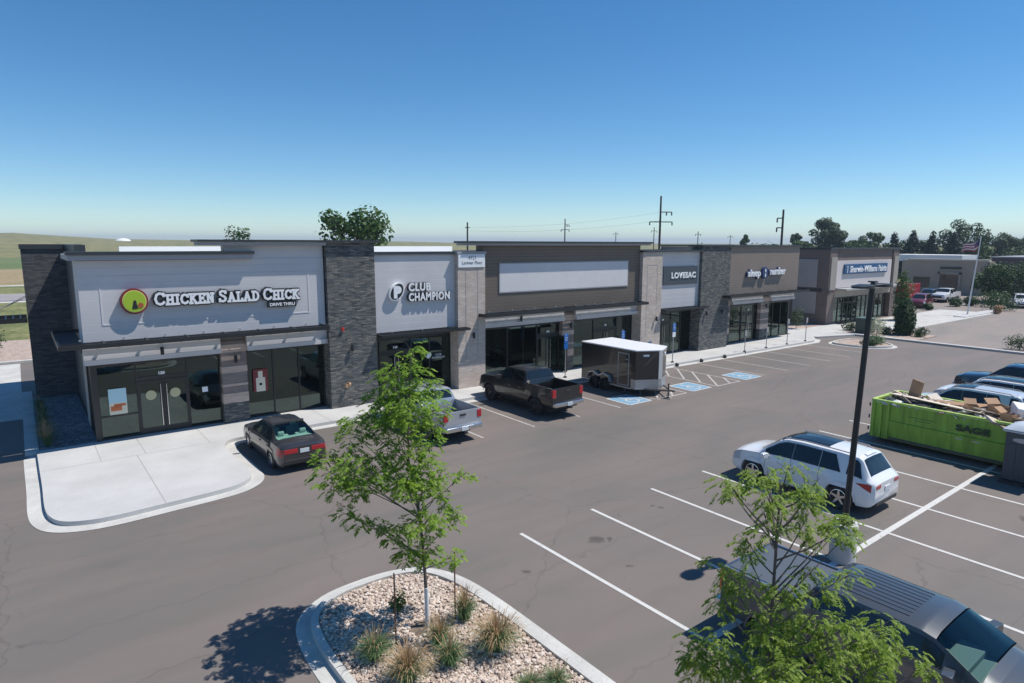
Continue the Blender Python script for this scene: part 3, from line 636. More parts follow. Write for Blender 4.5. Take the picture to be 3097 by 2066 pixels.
# canopies
def canopy(x0,x1,z,y0=27.98,y1=28.98,gap=.10,h=.17,step=1.55):
    b=MB(); b.box(x0,y0,z,x1,y0+.07,z+h); b.box(x0,y0+.07,z,x0+.07,y1,z+h); b.box(x1-.07,y0+.07,z,x1,y1,z+h)
    n=max(1,round((x1-x0)/step))
    for k in range(1,n): 
        x=x0+(x1-x0)*k/n; b.box(x-.035,y0+.07,z+.01,x+.035,y1,z+h-.02)
    b.box(x0+.07,y0+.07,z+.04,x1-.07,y1-gap,z+.07); b.box(x0+.07,y1-.035,z+.02,x1-.07,y1,z+.12)  # back rail added to narrow the sunlit strip that falls on the lintel
    y=y0+.2
    while y<y1-gap: b.box(x0+.07,y,z+.07,x1-.07,y+.03,z+.13); y+=.16
    part('canopy',b,M['black'])
    b=MB()
    for k in range(1,n+1): 
        x=x0+(x1-x0)*(k-.5)/n; b.box(x-.03,y1-.06,z+h,x+.03,y1-.005,z+h+.07)
    psplit('canopy_bracket',b,M['galv'])
canopy(.92,11.05,4.08)
b=MB(); b.box(.92,28.98,4.08,.99,33.4,4.25); b.box(.99,28.99,4.12,1.74,33.4,4.15); b.box(.99,33.33,4.08,2.0,33.4,4.25); part('side_canopy',b,M['black'])
canopy(13.78,18.95,3.40,28.3,28.97,.0,.12); canopy(19.75,32.85,4.02,27.98,28.93); canopy(35.0,39.9,3.36,28.3,28.9,.0,.12); canopy(42.0,53.4,3.98,27.98,28.93)
# storefronts
def storefront(x0,x1,ztop,mull,doors=(),low=(),trans=2.5,base=.12,yy=GY,open_=()):
    """frame with every mullion, one glass part per bay; doors are parts of their own"""
    f=MB(); xs=[x0]+list(mull)+[x1]; d=.06
    f.box(x0,yy,ztop-.05,x1,yy+.12,ztop+.14); 
    for x in xs: f.box(x-d/2 if x not in (x0,) else x,yy,.15,(x+d/2) if x!=x1 else x,yy+.12,ztop-.05)
    for a,c in zip(xs,xs[1:]):
        isd=any(abs(a-q)<.02 for q in doors)
        if not isd: f.box(a+d/2,yy+.01,.15,c-d/2,yy+.11,.15+base*.5)
        else: f.box(a+d/2,yy+.01,trans-.12,c-d/2,yy+.11,trans+.05)
        for l in low:
            if abs(a-l)<.02: f.box(a+d/2,yy+.01,1.06,c-d/2,yy+.11,1.12)
    part('window_frame',f,M['frame'])
    for a,c in zip(xs,xs[1:]):
        isd=any(abs(a-q)<.02 for q in doors)
        g=MB(); g.box(a+d/2+.002,yy+.05,(trans+.052 if isd else .15+base*.5+.002),c-d/2-.002,yy+.065,ztop-.052); part('window_pane',g,M['glass'])
        if isd:
            n=2 if c-a>1.4 else 1; wv=(c-a-d)/n
            for k in range(n):
                p=a+d/2+k*wv; q=p+wv
                if (round(p,1) in open_): continue
                fr=MB(); t=.075
                fr.box(p+.005,yy-.01,.17,p+t,yy+.05,trans-.13); fr.box(q-t,yy-.01,.17,q-.005,yy+.05,trans-.13); fr.box(p+t,yy-.01,.17,q-t,yy+.05,.40); fr.box(p+t,yy-.01,trans-.23,q-t,yy+.05,trans-.13)
                dr=part('door',fr,M['frame'])
                g=MB(); g.box(p+t,yy+.01,.40,q-t,yy+.025,trans-.23); g.build('door_pane',M['glass'],dr)
                hx=(q-.11) if k==0 and n==2 else p+.11
                h=MB(); h.tube([(hx,yy-.08,.45),(hx,yy-.08,2.2)],.02,8); 
                for zz in (.5,2.15): h.tube([(hx,yy-.08,zz),(hx,yy-.01,zz)],.014,6)
                h.build('handle',M['chrome'],dr,smooth=True)
storefront(2.1,6.62,3.16,(3.45,5.34),doors=(3.45,),low=(2.1,))
storefront(7.7,11.31,3.2,(8.9,10.08))
storefront(13.73,18.41,3.12,(14.2,16.0,17.1),doors=(14.2,))
storefront(20.2,26.34,3.16,(22.3,24.55),doors=(24.55,),open_=(25.5,))
storefront(27.31,32.94,3.16,(29.3,31.45),doors=(29.3,))
storefront(34.96,39.34,3.12,(35.3,37.1,38.2),doors=(35.3,))
storefront(43.86,48.14,3.1,(44.3,45.9,47.6),doors=(45.9,))
storefront(49.36,52.95,3.1,(50.5,51.7))
# the leaf propped open beside the middle pier
dr=MB(); dr.box(26.2,28.62,.18,26.26,28.70,2.36); dr.box(26.2,29.40,.18,26.26,29.48,2.36); dr.box(26.2,28.70,.18,26.26,29.40,.40); dr.box(26.2,28.70,2.24,26.26,29.40,2.36); dr.box(26.2,28.70,1.2,26.26,29.40,1.26)
dr=part('door',dr,M['frame']); tag(dr,'open door leaf swung out over the pavement')
g=MB(); g.box(26.22,28.70,.40,26.235,29.40,2.24); g.build('door_pane',M['glass'],dr)
# wall lamps, alarm, fire connection
def lamp(x,y,z):
    b=MB(); b.lathe([(0,z-.16),(.065,z-.16),(.07,z+.12),(.05,z+.16),(0,z+.17)],(x,y-.12,0),n=12); b.box(x-.03,y-.08,z-.03,x+.03,y,z+.03); part('wall_lamp',b,M['black'],smooth=True)
for (x,y,z) in ((7.2,29.19,2.98),(12.4,28.77,3.02),(19.35,28.69,3.04),(26.95,29.19,2.95),(34.4,28.69,2.9),(40.0,28.69,2.9),(41.9,28.69,2.95),(43.35,29.19,2.9),(48.75,29.19,2.95),(4.36,28.95,3.66),(22.9,29.05,3.68),(1.93,33.0,3.4)): lamp(x,y,z)
b=MB(); b.box(11.92,28.70,3.86,12.04,28.78,4.02); part('alarm_bell',b,M['p_red'])
b=MB(); b.tube([(12.18,28.78,1.3),(12.18,28.6,1.3),(12.16,28.55,1.26)],.055,8); b.lathe([(.0,28.58),(.1,28.58),(.1,28.66),(0,28.66)],(12.05,0,1.2),'Y',10); part('hose_connection',b,mat('brass',(.55,.33,.2),.4,metal=.3),smooth=True)
b=MB(); b.lathe([(.0,28.68),(.13,28.68),(.13,28.70),(0,28.70)],(53.05,0,1.2),'Y',8); 

# ------------------------------------------------------------------ signs and notices
S1=thing('shop_sign','white slab-serif letters on black backing reading CHICKEN SALAD CHICK beside a round lime emblem','sign',(6.7,28.95,5.7))
ws=strokes_w('CHICKEN SALAD CHICK',.50,.40); k=5.80/ws
x0=4.22; y0=28.79
b=MB(); strokes(b,'CHICKEN SALAD CHICK',x0,5.52,.50*k,.40*k,.185,28.80,28.985,.1); part('letter_backing',b,M['black'],S1,w=True); 
bpy.context.view_layer.update()
def rel(o,p): o.matrix_parent_inverse=Matrix.Translation(p.location).inverted(); return o
rel(S1.children[0],S1)
b=MB(); strokes(b,'CHICKEN SALAD CHICK',x0,5.52,.50*k,.40*k,.088,28.765,28.80,.1); o=b.build('lettering',M['whitepaint'],S1); rel(o,S1)
b=MB(); b.box(8.62,28.80,5.16,9.86,28.985,5.40); rel(b.build('drive_plate',M['black'],S1),S1)
o=text_mesh('DRIVE THRU',.2,M['whitepaint'],'small_lettering',S1,loc=(9.24,28.795,5.28),ext=.008,width=1.1,height=.14,bold=.006)
def disc(c,rx,rz,y0,y1,n=40,rot=0):
    b=MB(); P=[]
    for i in range(n):
        t=2*math.pi*i/n; u,v=rx*math.cos(t),rz*math.sin(t); P.append((c[0]+u*math.cos(rot)-v*math.sin(rot),c[1]+u*math.sin(rot)+v*math.cos(rot)))
    b.add([(p[0],y0,p[1]) for p in P]+[(p[0],y1,p[1]) for p in P],[tuple(range(n)),tuple(range(2*n-1,n-1,-1))]+[(i,n+i,n+(i+1)%n,(i+1)%n) for i in range(n)]); return b
c=(3.53,5.70)
rel(disc(c,.48,.50,28.78,28.985).build('emblem_rim',mat('emblem_maroon',(.20,.02,.02),.5),S1),S1)
rel(disc(c,.415,.435,28.765,28.78).build('emblem_ring',mat('emblem_cream',(.72,.60,.22),.5),S1),S1)
rel(disc(c,.385,.405,28.755,28.765).build('emblem_face',mat('emblem_lime',(.36,.52,.03),.5),S1),S1)
# plain stand-in shapes inside the emblem
b=MB(); b.add([(c[0]-.10,28.745,c[1]-.30),(c[0]+.10,28.745,c[1]-.30),(c[0]+.05,28.745,c[1]+.04),(c[0]-.03,28.745,c[1]+.04)],[(0,1,2,3)]); rel(b.build('emblem_bar',M['black'],S1),S1)
rel(disc((c[0]+.2,c[1]-.16),.1,.1,28.74,28.755,16).build('emblem_spot',mat('emblem_rust',(.42,.10,.04),.6),S1),S1)
S2=thing('shop_sign','white condensed letters reading CLUB CHAMPION beside a tilted black oval emblem','sign',(16.3,28.9,5.5))
text_mesh('CLUB',.5,M['whitepaint'],'lettering',S2,loc=(16.19,28.80,5.775),ext=.012,width=1.28,height=.42,bold=.018,space=1.12)
text_mesh('CHAMPION',.5,M['whitepaint'],'lettering',S2,loc=(16.76,28.80,5.27),ext=.012,width=2.42,height=.42,bold=.018,space=1.12)
text_mesh('CLUB',.5,M['black'],'letter_return',S2,loc=(16.175,28.875,5.77),ext=.055,width=1.34,height=.46,bold=.03,space=1.12)
text_mesh('CHAMPION',.5,M['black'],'letter_return',S2,loc=(16.745,28.875,5.265),ext=.055,width=2.50,height=.46,bold=.03,space=1.12)
e=(14.90,5.58); rt=R(-38)
rel(disc(e,.36,.50,28.80,28.97,rot=rt).build('emblem_rim',M['whitepaint'],S2),S2)
rel(disc(e,.30,.44,28.79,28.80,rot=rt).build('emblem_face',M['black'],S2),S2)
o=text_mesh('P',.6,M['whitepaint'],'emblem_letter',S2,loc=(e[0]+.03,28.78,e[1]-.02),ext=.008,height=.62,bold=.05)
S3=thing('shop_sign','dark grey sign panel with white capitals reading LOVESAC','sign',(37.2,28.88,5.7))
b=MB(); b.box(35.3,28.84,5.13,39.05,28.92,6.42); rel(b.build('sign_panel',mat('sign_slate',(.06,.075,.09),.6),S3),S3)
text_mesh('LOVESAC',.5,M['whitepaint'],'lettering',S3,loc=(37.45,28.82,5.78),ext=.02,width=2.7,height=.42,bold=.02,space=1.1)
S4=thing('shop_sign','pale lettering reading sleep number around a navy ball on taupe siding','sign',(48,28.9,5.7))
text_mesh('sleep',.6,M['whitepaint'],'lettering',S4,loc=(46.2,28.78,5.62),ext=.06,width=1.75,height=.72,bold=.02)
text_mesh('number',.6,M['whitepaint'],'lettering',S4,loc=(49.6,28.78,5.78),ext=.06,width=2.3,height=.58,bold=.02)
text_mesh('sleep',.6,M['navy'],'letter_return',S4,loc=(46.18,28.87,5.61),ext=.06,width=1.85,height=.80,bold=.05)
text_mesh('number',.6,M['navy'],'letter_return',S4,loc=(49.58,28.87,5.77),ext=.06,width=2.4,height=.66,bold=.05)
rel(disc((47.75,5.68),.42,.46,28.74,28.93).build('emblem_ball',M['navy'],S4),S4)
for dz in (.18,-.2): rel(disc((47.75,5.68+dz),.08,.15,28.72,28.74,16).build('emblem_spot',M['whitepaint'],S4),S4)
S5=thing('address_sign','white street number board on top of the first tan brick column','sign',(19.3,28.68,7.06))
b=MB(); b.box(18.44,28.655,6.71,20.14,28.70,7.40); rel(b.build('board',M['whitepaint'],S5),S5)
gr=mat('sign_grey',(.22,.24,.26),.5)
text_mesh('4921',.3,gr,'number',S5,loc=(19.3,28.648,7.22),ext=.004,height=.19); text_mesh('Larimer Pkwy',.3,gr,'street_name',S5,loc=(19.32,28.648,6.93),ext=.004,width=1.3,height=.22)
# notices on the glass
def notice(name,x0,z0,x1,z1,label,mats,y=29.46,bl=()):
    T=thing(name,label,'poster' if name=='poster' else 'notice',((x0+x1)/2,y,z0))
    b=MB(); b.box(x0,y,z0,x1,y+.012,z1); rel(b.build('sheet',mats[0],T),T)
    for i,(a,c,d,e_,mm) in enumerate(bl): q=MB(); q.box(a,y-.006,c,d,y,e_); rel(q.build('printed_patch',mm,T),T)
cy=mat('poster_sky',(.50,.72,.78),.5); orr=mat('poster_orange',(.62,.16,.05),.5); cr=mat('poster_cream',(.75,.70,.55),.5); mar=mat('poster_maroon',(.20,.03,.03),.5)
notice('poster',2.43,1.15,3.05,2.2,'window poster with pale blue top and orange food picture',[cr],bl=((2.43,1.62,3.05,2.2,cy),(2.48,1.3,2.86,1.5,orr),(2.6,1.48,3.0,1.58,orr)))
notice('poster',7.98,1.32,8.62,2.34,'window poster of a white takeaway bag on maroon',[mar],bl=((8.1,1.32,8.5,1.95,cr),(8.2,1.95,8.4,2.25,cr),(8.24,1.6,8.36,1.7,orr)))
notice('opening_hours_notice',5.86,1.62,6.08,1.84,'small white notice on the glass right of the double doors',[M['whitepaint']])
for (x,z,s_,lb) in ((4.37,2.65,'120','small white unit number above the doors of the shop with the round emblem'),(15.08,2.68,'110','small white unit number above the doors behind the young tree'),(25.4,2.66,'100','small white unit number above the propped-open door'),(30.36,2.68,'90','small white unit number above the doors behind the trailer'),(36.17,2.62,'80','small white unit number above the doors under the slate sign panel'),(46.8,2.7,'70','small white unit number above the doors under the navy ball sign')):
    T=thing('unit_number',lb,'sign',(x,29.49,z),group='unit numbers over the shop doors')
    text_mesh(s_,.2,M['whitepaint'],'digits',T,loc=(x,29.482,z),ext=.006,width=.24,height=.13,bold=.012)
for x,lb in ((3.92,'round cream door sticker on the left glass door leaf'),(4.82,'round cream door sticker on the right glass door leaf')):
    T=thing('door_sticker',lb,'sticker',(x,29.47,1.76),group='round stickers on the glass doors')
    rel(disc((x,1.76),.2,.2,29.470,29.478,20).build('sticker',mat('sticker_cream',(.55,.50,.30),.6),T),T)
T=thing('window_decal','small white oval and CLUB CHAMPION lettering on the glass beside the brick column','decal',(17.5,29.48,1.95))
rel(disc((17.05,2.05),.13,.18,29.480,29.486,20,R(-38)).build('decal_oval',M['whitepaint'],T),T)
text_mesh('CLUB\nCHAMPION',.2,M['whitepaint'],'decal_letters',T,loc=(17.62,29.48,1.97),ext=.003,width=.78,height=.26)

# ------------------------------------------------------------------ second building: paint shop
B2=thing('retail_building','brown and beige corner shop with a blue paint store sign beyond the strip','building',(62.7,31,0))
tb=mat('brown_stucco',(.17,.135,.12),.85,var=.08,scale=1); bg_=mat('beige_stucco',(.34,.31,.27),.85,var=.06,scale=1); pk=mat('pale_sign_field',(.62,.57,.55),.8,var=.04,scale=2); lg=mat('pale_side_panel',(.33,.32,.31),.8,var=.05,scale=1)
def p2(name,mb,m,par=None): o=mb.build(name,m,par or B2); (rel(o,B2) if par is None else None); return o
b=MB(); b.box(62.7,31.0,0,64.1,31.5,7.45); b.box(62.7,31.5,0,63.0,48,7.45); b.box(64.1,31.12,6.38,77.3,31.6,7.45); b.box(76.8,31.0,0,78.2,31.5,7.45); b.box(77.9,31.5,0,78.2,48,7.45); b.box(63,47.7,0,77.9,48,7.3); b.box(63,31.6,6.6,77.9,47.7,6.7); p2('wall',b,tb)
b=MB(); b.box(62.6,30.9,7.45,78.3,31.6,7.62); b.box(62.6,31.6,7.45,63.0,48.1,7.62); b.box(63,47.7,7.45,78.3,48.1,7.62); p2('cap',b,M['fasciatop'])
b=MB(); b.box(62.9,30.93,3.5,64.05,31.0,6.7); b.box(77.0,30.93,3.5,78.1,31.0,6.7); b.box(64.1,31.05,2.72,76.8,31.5,3.4); [p2('beige_panel',q,bg_) for q in b.pieces()]
b=MB(); b.box(64.1,31.0,3.66,76.4,31.4,6.36); p2('sign_field',b,pk)
b=MB(); b.box(62.62,32.15,3.72,62.7,34.3,6.48); b.box(62.62,36.2,3.72,62.7,38.5,6.48); [p2('side_panel',q,lg) for q in b.pieces()]
b=MB(); b.box(62.62,32.1,1.12,62.7,34.5,3.3); b.box(62.62,36.2,1.12,62.7,38.5,3.3); [p2('side_panel',q,lg) for q in b.pieces()]
b=MB(); b.box(62.6,31.6,3.32,62.7,40,3.6); b.box(62.64,30.94,3.25,63.2,31.0,3.5); p2('string_course',b,M['fasciatop'])
b=MB(); b.box(64.2,29.9,3.46,76.6,31.0,3.62); p2('canopy',b,M['galv'])
f=MB(); xs=[64.4+i*1.02 for i in range(12)]; 
for x in xs: f.box(x-.06,31.2,.12,x+.06,31.34,2.7)
f.box(64.3,31.2,.0,75.8,31.34,.14); f.box(64.3,31.2,2.6,75.8,31.34,2.72); f.box(64.3,31.21,2.05,75.8,31.33,2.12); b=f; fr=p2('window_frame',f,M['frame'])
for a,c_ in zip(xs,xs[1:]): g=MB(); g.box(a+.06,31.26,.14,c_-.06,31.28,2.6); p2('window_pane',g,M['glass'])
b=MB(); b.box(64.3,33,.1,76.4,33.1,2.7); p2('inner_wall',b,mat('bright_interior',(.30,.34,.36),.8,var=.35,scale=1.5))
S6=thing('shop_sign','blue panel with white lettering reading SHERWIN-WILLIAMS PAINTS on the brown corner shop','sign',(70.3,30.9,5.5))
b=MB(); b.box(65.5,30.86,5.0,75.1,30.98,5.98); rel(b.build('sign_panel',M['bluesign'],S6),S6)
text_mesh('Sherwin-Williams Paints',.6,M['whitepaint'],'lettering',S6,loc=(70.75,30.84,5.47),ext=.02,width=8.3,height=.66,bold=.012)
text_mesh('|',.6,M['whitepaint'],'sign_mark',S6,loc=(66.05,30.84,5.47),ext=.02,height=.7,bold=.02)
# third and fourth buildings, far right
B3=thing('office_building','flat-roofed tan commercial building with white roof behind the parked cars','building',(120,34,0))
tn=mat('tan_stucco',(.36,.295,.235),.85,var=.06,scale=.6); 
def p3(name,mb,m,par): return rel(mb.build(name,m,par),par)
b=MB(); b.box(120,34.8,0,121,45.9,5.35); b.box(120,45.9,0,140,47,5.35); b.box(121,34.8,0,140,35.4,5.3); p3('wall',b,tn,B3)
b=MB(); b.box(119.8,34.6,5.35,121.2,46.1,5.62); p3('cornice',b,mat('pale_cornice',(.50,.47,.41),.7),B3)
b=MB(); b.box(127,40.5,5.0,134,52,6.15); p3('roof_block',b,M['white'],B3)
b=MB(); b.box(119.85,38.2,4.0,120,41.2,4.35); p3('sign_bar',b,M['frame'],B3)
b=MB(); b.box(119.92,42.6,.9,120,45.0,2.6); p3('window',b,M['carglass'],B3)
b=MB(); b.box(119.92,38.5,.1,120,41.0,3.1); p3('door',b,M['carglass'],B3)
b=MB(); b.box(119.7,38.1,0,120,38.4,3.5); b.box(119.7,41.1,0,120,41.4,3.5); b.box(119.7,38.1,3.2,120,41.4,3.5); p3('door_surround',b,tn,B3)
B4=thing('brick_building','dark brown brick building at the far right edge','building',(125,25,0))
b=MB(); b.box(124,8,0,145,35.5,5.9); p3('wall',b,brick('dark_brown_brick',[(.10,.075,.075),(.15,.11,.105),(.08,.065,.07)],(.09,.08,.08),.6,.2,.01),B4)
b=MB(); b.box(123.9,7.9,5.9,145,35.6,6.1); p3('cap',b,M['fascialow'],B4)
b=MB(); b.box(123.9,12,.5,124,33,1.6); p3('low_band',b,tn,B4)
# bare soil round the trunk
b=MB(); P=[(6.1+.42*math.cos(t)*(1+.2*math.sin(3*t)),10.82+.34*math.sin(t)*(1+.15*math.cos(2*t))) for t in [2*math.pi*i/24 for i in range(24)]]; b.prism(P,.06,.092); struct('soil_patch',b,M['soil'])
# ------------------------------------------------------------------ vehicles
FL=('zb','zw','W','zs','ws','zr','wr','zc','y5','z5')
class Body:
    def __init__(s,keys,wheels,R_,sm=.06):
        s.k=[]
        for q in keys:
            x,zb,zw,W,zs,ws,zr,wr,zc=q[:9]
            y5,z5=(q[9],q[10]) if len(q)>9 else (wr*.72,zr+(zc-zr)*.78)
            s.k.append((x,(zb,zw,W,zs,ws,zr,wr,zc,y5,z5)))
        s.wh=wheels; s.R=R_; s.sm=sm; s.L=s.k[-1][0]
    def raw(s,x):
        k=s.k; x=min(max(x,k[0][0]),k[-1][0])
        for (a,A),(b,B_) in zip(k,k[1:]):
            if a<=x<=b: t=0 if b==a else (x-a)/(b-a); return [p+(q-p)*t for p,q in zip(A,B_)]
    def sec(s,x):
        if s.sm and s.sm<x<s.L-s.sm:
            A=[s.raw(x+d) for d in (-s.sm,-s.sm*.5,0,s.sm*.5,s.sm)]; v=[sum(c)/5 for c in zip(*A)]
        else: v=s.raw(x)
        zb,zw,W,zs,ws,zr,wr,zc,y5,z5=v
        for xc in s.wh:
            d=abs(x-xc)
            if d<s.R: zb=max(zb,s.rw+math.sqrt(s.R**2-d*d))
        zb=min(zb,zw-.02)
        return [(W*.95,zb),(W,zb+(zw-zb)*.4),(W*.995,zw),(ws,zs),(wr,zr),(y5,z5),(0,zc)]
    def lower(s,x,t):
        P=s.sec(x)[:4]; return s._l(P,t,x)
    def _l(s,P,t,x):
        u=t*(len(P)-1); i=min(int(u),len(P)-2); f=u-i; a,b=P[i],P[i+1]; return Vector((x,a[0]+(b[0]-a[0])*f,a[1]+(b[1]-a[1])*f))
    def side(s,x,t): return s._l(s.sec(x)[3:5],t,x)
    def top(s,x,u):
        P=s.sec(x)[4:7]; Q=[(-p[0],p[1]) for p in P]+[P[1],P[0]]; ys=[q[0] for q in Q]; y=u*P[0][0]
        for a,b in zip(Q,Q[1:]):
            if a[0]-1e-9<=y<=b[0]+1e-9: t=0 if b[0]-a[0]<1e-9 else (y-a[0])/(b[0]-a[0]); return Vector((x,y,a[1]+(b[1]-a[1])*t))
        return Vector((x,y,P[0][1]))
    def mesh(s,skip=None):
        xs=set([k[0] for k in s.k]); n=int(s.L/.09)
        for i in range(n+1): xs.add(round(s.L*i/n,4))
        for xc in s.wh:
            for i in range(0,19): xs.add(round(xc+s.R*math.cos(math.pi*i/18),4))
        xs=sorted(x for x in xs if 0<=x<=s.L); ys=[xs[0]]
        for x in xs[1:]:
            if x-ys[-1]>.004: ys.append(x)
        xs=ys; b=MB(); vs=[];fs=[]
        for x in xs:
            P=s.sec(x); ring=[(-p[0],p[1]) for p in P]+[p for p in reversed(P[:-1])]
            vs+= [(x,p[0],p[1]) for p in ring]
        m=13
        for i in range(len(xs)-1):
            mid=(xs[i]+xs[i+1])/2
            for j in range(m):
                if skip and skip(mid,j): continue
                j2=(j+1)%m
                fs.append((i*m+j,i*m+j2,(i+1)*m+j2,(i+1)*m+j))
        for e,rev in ((0,0),(len(xs)-1,1)):
            for j in range(6):
                q=(e*m+j,e*m+j+1,e*m+11-j,e*m+12-j) if j<5 else (e*m+5,e*m+6,e*m+7)
                fs.append(tuple(reversed(q)) if not rev else q)
        b.add(vs,fs); return b
    def patch(s,b,fn,x0,x1,t0,t1,nx,nt_,off,mirror=True):
        for sg in ((1,-1) if mirror else (1,)):
            G=[]
            for i in range(nx+1):
                x=x0+(x1-x0)*i/nx; a=t0(x) if callable(t0) else t0; c=t1(x) if callable(t1) else t1; row=[]
                for j in range(nt_+1):
                    t=a+(c-a)*j/nt_; p=fn(x,t); px=fn(x+.01,t)-fn(x-.01,t); pt=fn(x,min(t+.02,1))-fn(x,max(t-.02,-1 if fn==s.top else 0))
                    n_=px.cross(pt)
                    if n_.length>1e-9: n_.normalize()
                    if fn==s.top:
                        if n_.z<0: n_=-n_
                    elif n_.y<0: n_=-n_
                    q=p+n_*off; row.append((q.x,q.y*sg,q.z))
                G.append(row)
            vs=[p for r_ in G for p in r_]; m=nt_+1
            b.add(vs,[(i*m+j,(i+1)*m+j,(i+1)*m+j+1,i*m+j+1) if sg<0 else (i*m+j,i*m+j+1,(i+1)*m+j+1,(i+1)*m+j) for i in range(nx) for j in range(nt_)])
        return b
def wheel_meshes(rw,wd,rimm,parent,x,y,spokes=5,rim=.66):
    sgn=1 if y>0 else -1
    b=MB(); h=wd/2
    b.lathe([(rw*rim,-h*.9),(rw*.93,-h),(rw,-h*.7),(rw,h*.7),(rw*.93,h),(rw*rim,h*.9)],(x,y,rw),'Y',30)
    w_=b.build('wheel',M['rubber'],parent,smooth=True)
    b=MB(); yo=y+sgn*h*.72; r=rw*rim
    b.lathe([(r,-.03*sgn),(r*1.01,sgn*.05),(r*.93,sgn*.055),(r*.9,-.05*sgn)],(x,yo,rw),'Y',30)
    b.lathe([(0,sgn*.03),(r*.22,sgn*.03),(r*.24,-.02*sgn)],(x,yo,rw),'Y',16)
    for k in range(spokes):
        a=2*math.pi*k/spokes+.3; ca,sa=math.cos(a),math.sin(a); q=Vector((ca,0,sa)); t=Vector((-sa,0,ca)); c=Vector((x,yo,rw))
        i0,i1=c+q*r*.15,c+q*r*.94; wI,wO=t*r*.17,t*r*.10; dy=Vector((0,sgn*.035,0)); d2=Vector((0,-sgn*.02,0))
        b.add([i0-wI+dy,i0+wI+dy,i1+wO+dy,i1-wO+dy,i0-wI+d2,i0+wI+d2,i1+wO+d2,i1-wO+d2],[(0,1,2,3),(4,5,1,0),(1,5,6,2),(3,2,6,7),(0,3,7,4)])
    b.build('rim',rimm,w_,smooth=True,angle=30)
    b=MB(); b.lathe([(0,-sgn*.03),(r*.92,-sgn*.03)],(x,yo,rw),'Y',20); b.build('brake_disc',M['plastic'],w_)
def vehicle(name,label,cat,keys,wheels,rw,arch,pm,loc,rz,side_win=(),tint=True,rimm=None,ws=None,rear=None,sm=.06,wy=None,spokes=5,clear=False,group=None,seams=(),wd=.24,skirt=True,detail=True,g_cut=None):
    L=keys[-1][0]; T=thing(name,label,cat,(0,0,0),0,group)
    T.location=loc; T.rotation_euler=(0,0,rz)
    bd=Body(keys,wheels,arch,sm); bd.rw=rw*1.02
    gl=M['carglass']; 
    def skip(mid,j):
        if not clear: return False
        for g in (ws,rear):
            if g and g[2] and g[0]<mid<g[1] and 4<=j<=7: return True
        return False
    o=bd.mesh(skip).build('body',pm,T,smooth=True,angle=38)
    W=max(k[3] for k in keys)
    b=MB(); b.box(.45,-W+.3,.27,L-.45,W-.3,.62); b.box(.12,-W+.3,.46,.45,W-.3,.62); 
    for xc in wheels: b.box(xc-arch*.98,-W+.27,.3,xc+arch*.98,W-.27,min(rw+arch-.03,.85))
    b.build('underbody',M['rubber'],T)
    if detail:
        b=MB(); 
        for xc in wheels:
            for sg in (1,-1):
                P=[]; 
                for i in range(15):
                    a=math.pi*i/14; x=xc+(arch+.0)*math.cos(a); z=rw*1.02+(arch)*math.sin(a); P.append((x,z))
                Q=[(xc+(arch+.045)*math.cos(math.pi*i/14),rw*1.02+(arch+.045)*math.sin(math.pi*i/14)) for i in range(15)]
                yy=[ (bd.sec(min(max(p[0],.02),L-.02))[1][0]+.008)*sg for p in P]
                b.strip([(p[0],y,p[1]) for p,y in zip(P,yy)],[(q[0],y,q[1]) for q,y in zip(Q,yy)])
        b.split('arch_lip',pm if pm!=M['p_black'] else M['plastic'],T)
    wy=wy or W-wd/2-.02
    for xc in wheels:
        for sg in (1,-1): wheel_meshes(rw,wd,rimm or M['chrome'],T,xc,sg*wy,spokes)
    for (x0,x1) in side_win:
        cutx=g_cut.get(round(x0,2)) if g_cut else None
        def lo(x): return .06
        def hi(x,x0=x0,cutx=cutx):
            P=bd.sec(x); h=P[4][1]-P[3][1]; v=max(.07,1-.07/max(h,.08))
            if cutx: v=max(.065,min(v,.06+(x-x0)/cutx))
            return v
        for sg in (1,-1):
            b=MB(); bd.patch(b,bd.side,x0,x1,lo,hi,max(4,int((x1-x0)/.08)),3,.010,mirror=False)
            if sg<0: b.v=[(v[0],-v[1],v[2]) for v in b.v]; b.f=[tuple(reversed(f)) for f in b.f]
            b.build('side_window',gl,T,smooth=True)
    for nm,g in (('windscreen',ws),('rear_window',rear)):
        if not g: continue
        b=MB(); u=.985 if g[2] else .9; bd.patch(b,bd.top,g[0],g[1],-u,u,8,12,.008,mirror=False)
        b.build(nm,M['carglass2'] if (clear and g[2]) else gl,T,smooth=True)
    if seams and detail:
        b=MB()
        for x in seams:
            bd.patch(b,bd.lower,x-.006,x+.006,.12,1,1,6,.004); bd.patch(b,bd.side,x-.006,x+.006,0,.9,1,2,.013)
        b.build('door_gap',M['plastic'],T)
        b=MB()
        for x in seams[:2]:
            p=bd.lower(x+.16,.80)
            for sg in (1,-1): b.box(x+.10,sg*(p.y-.01),p.z-.012,x+.26,sg*(p.y+.035),p.z+.02)
        b.build('door_handle',pm,T)
    return T,bd
def bits(T,lst):
    for (nm,m,boxes,bev) in lst:
        for bx in boxes: b=MB(); b.box(*bx); b.build(nm,m,T,bevel=bev)
def lens(T,bd,name,m,x0,x1,t0,t1,fn='lower',off=.006,one=False):
    f=getattr(bd,fn)
    for sg in (1,-1):
        b=MB(); bd.patch(b,f,x0,x1,t0,t1,4,4,off,mirror=False)
        if sg<0: b.v=[(v[0],-v[1],v[2]) for v in b.v]; b.f=[tuple(reversed(g)) for g in b.f]
        b.build(name,m,T,smooth=True)
def mirrors(T,x,y,z,m,s=1):
    for sg in (1,-1):
        b=MB(); b.obox((x,sg*(y+.12*s),z),(.13*s,.22*s,.15*s),0,0,-sg*.15); b.tube([(x,sg*(y-.04),z-.05),(x,sg*(y+.06),z-.04)],.025,6); b.build('door_mirror',m,T,bevel=.03,smooth=True)
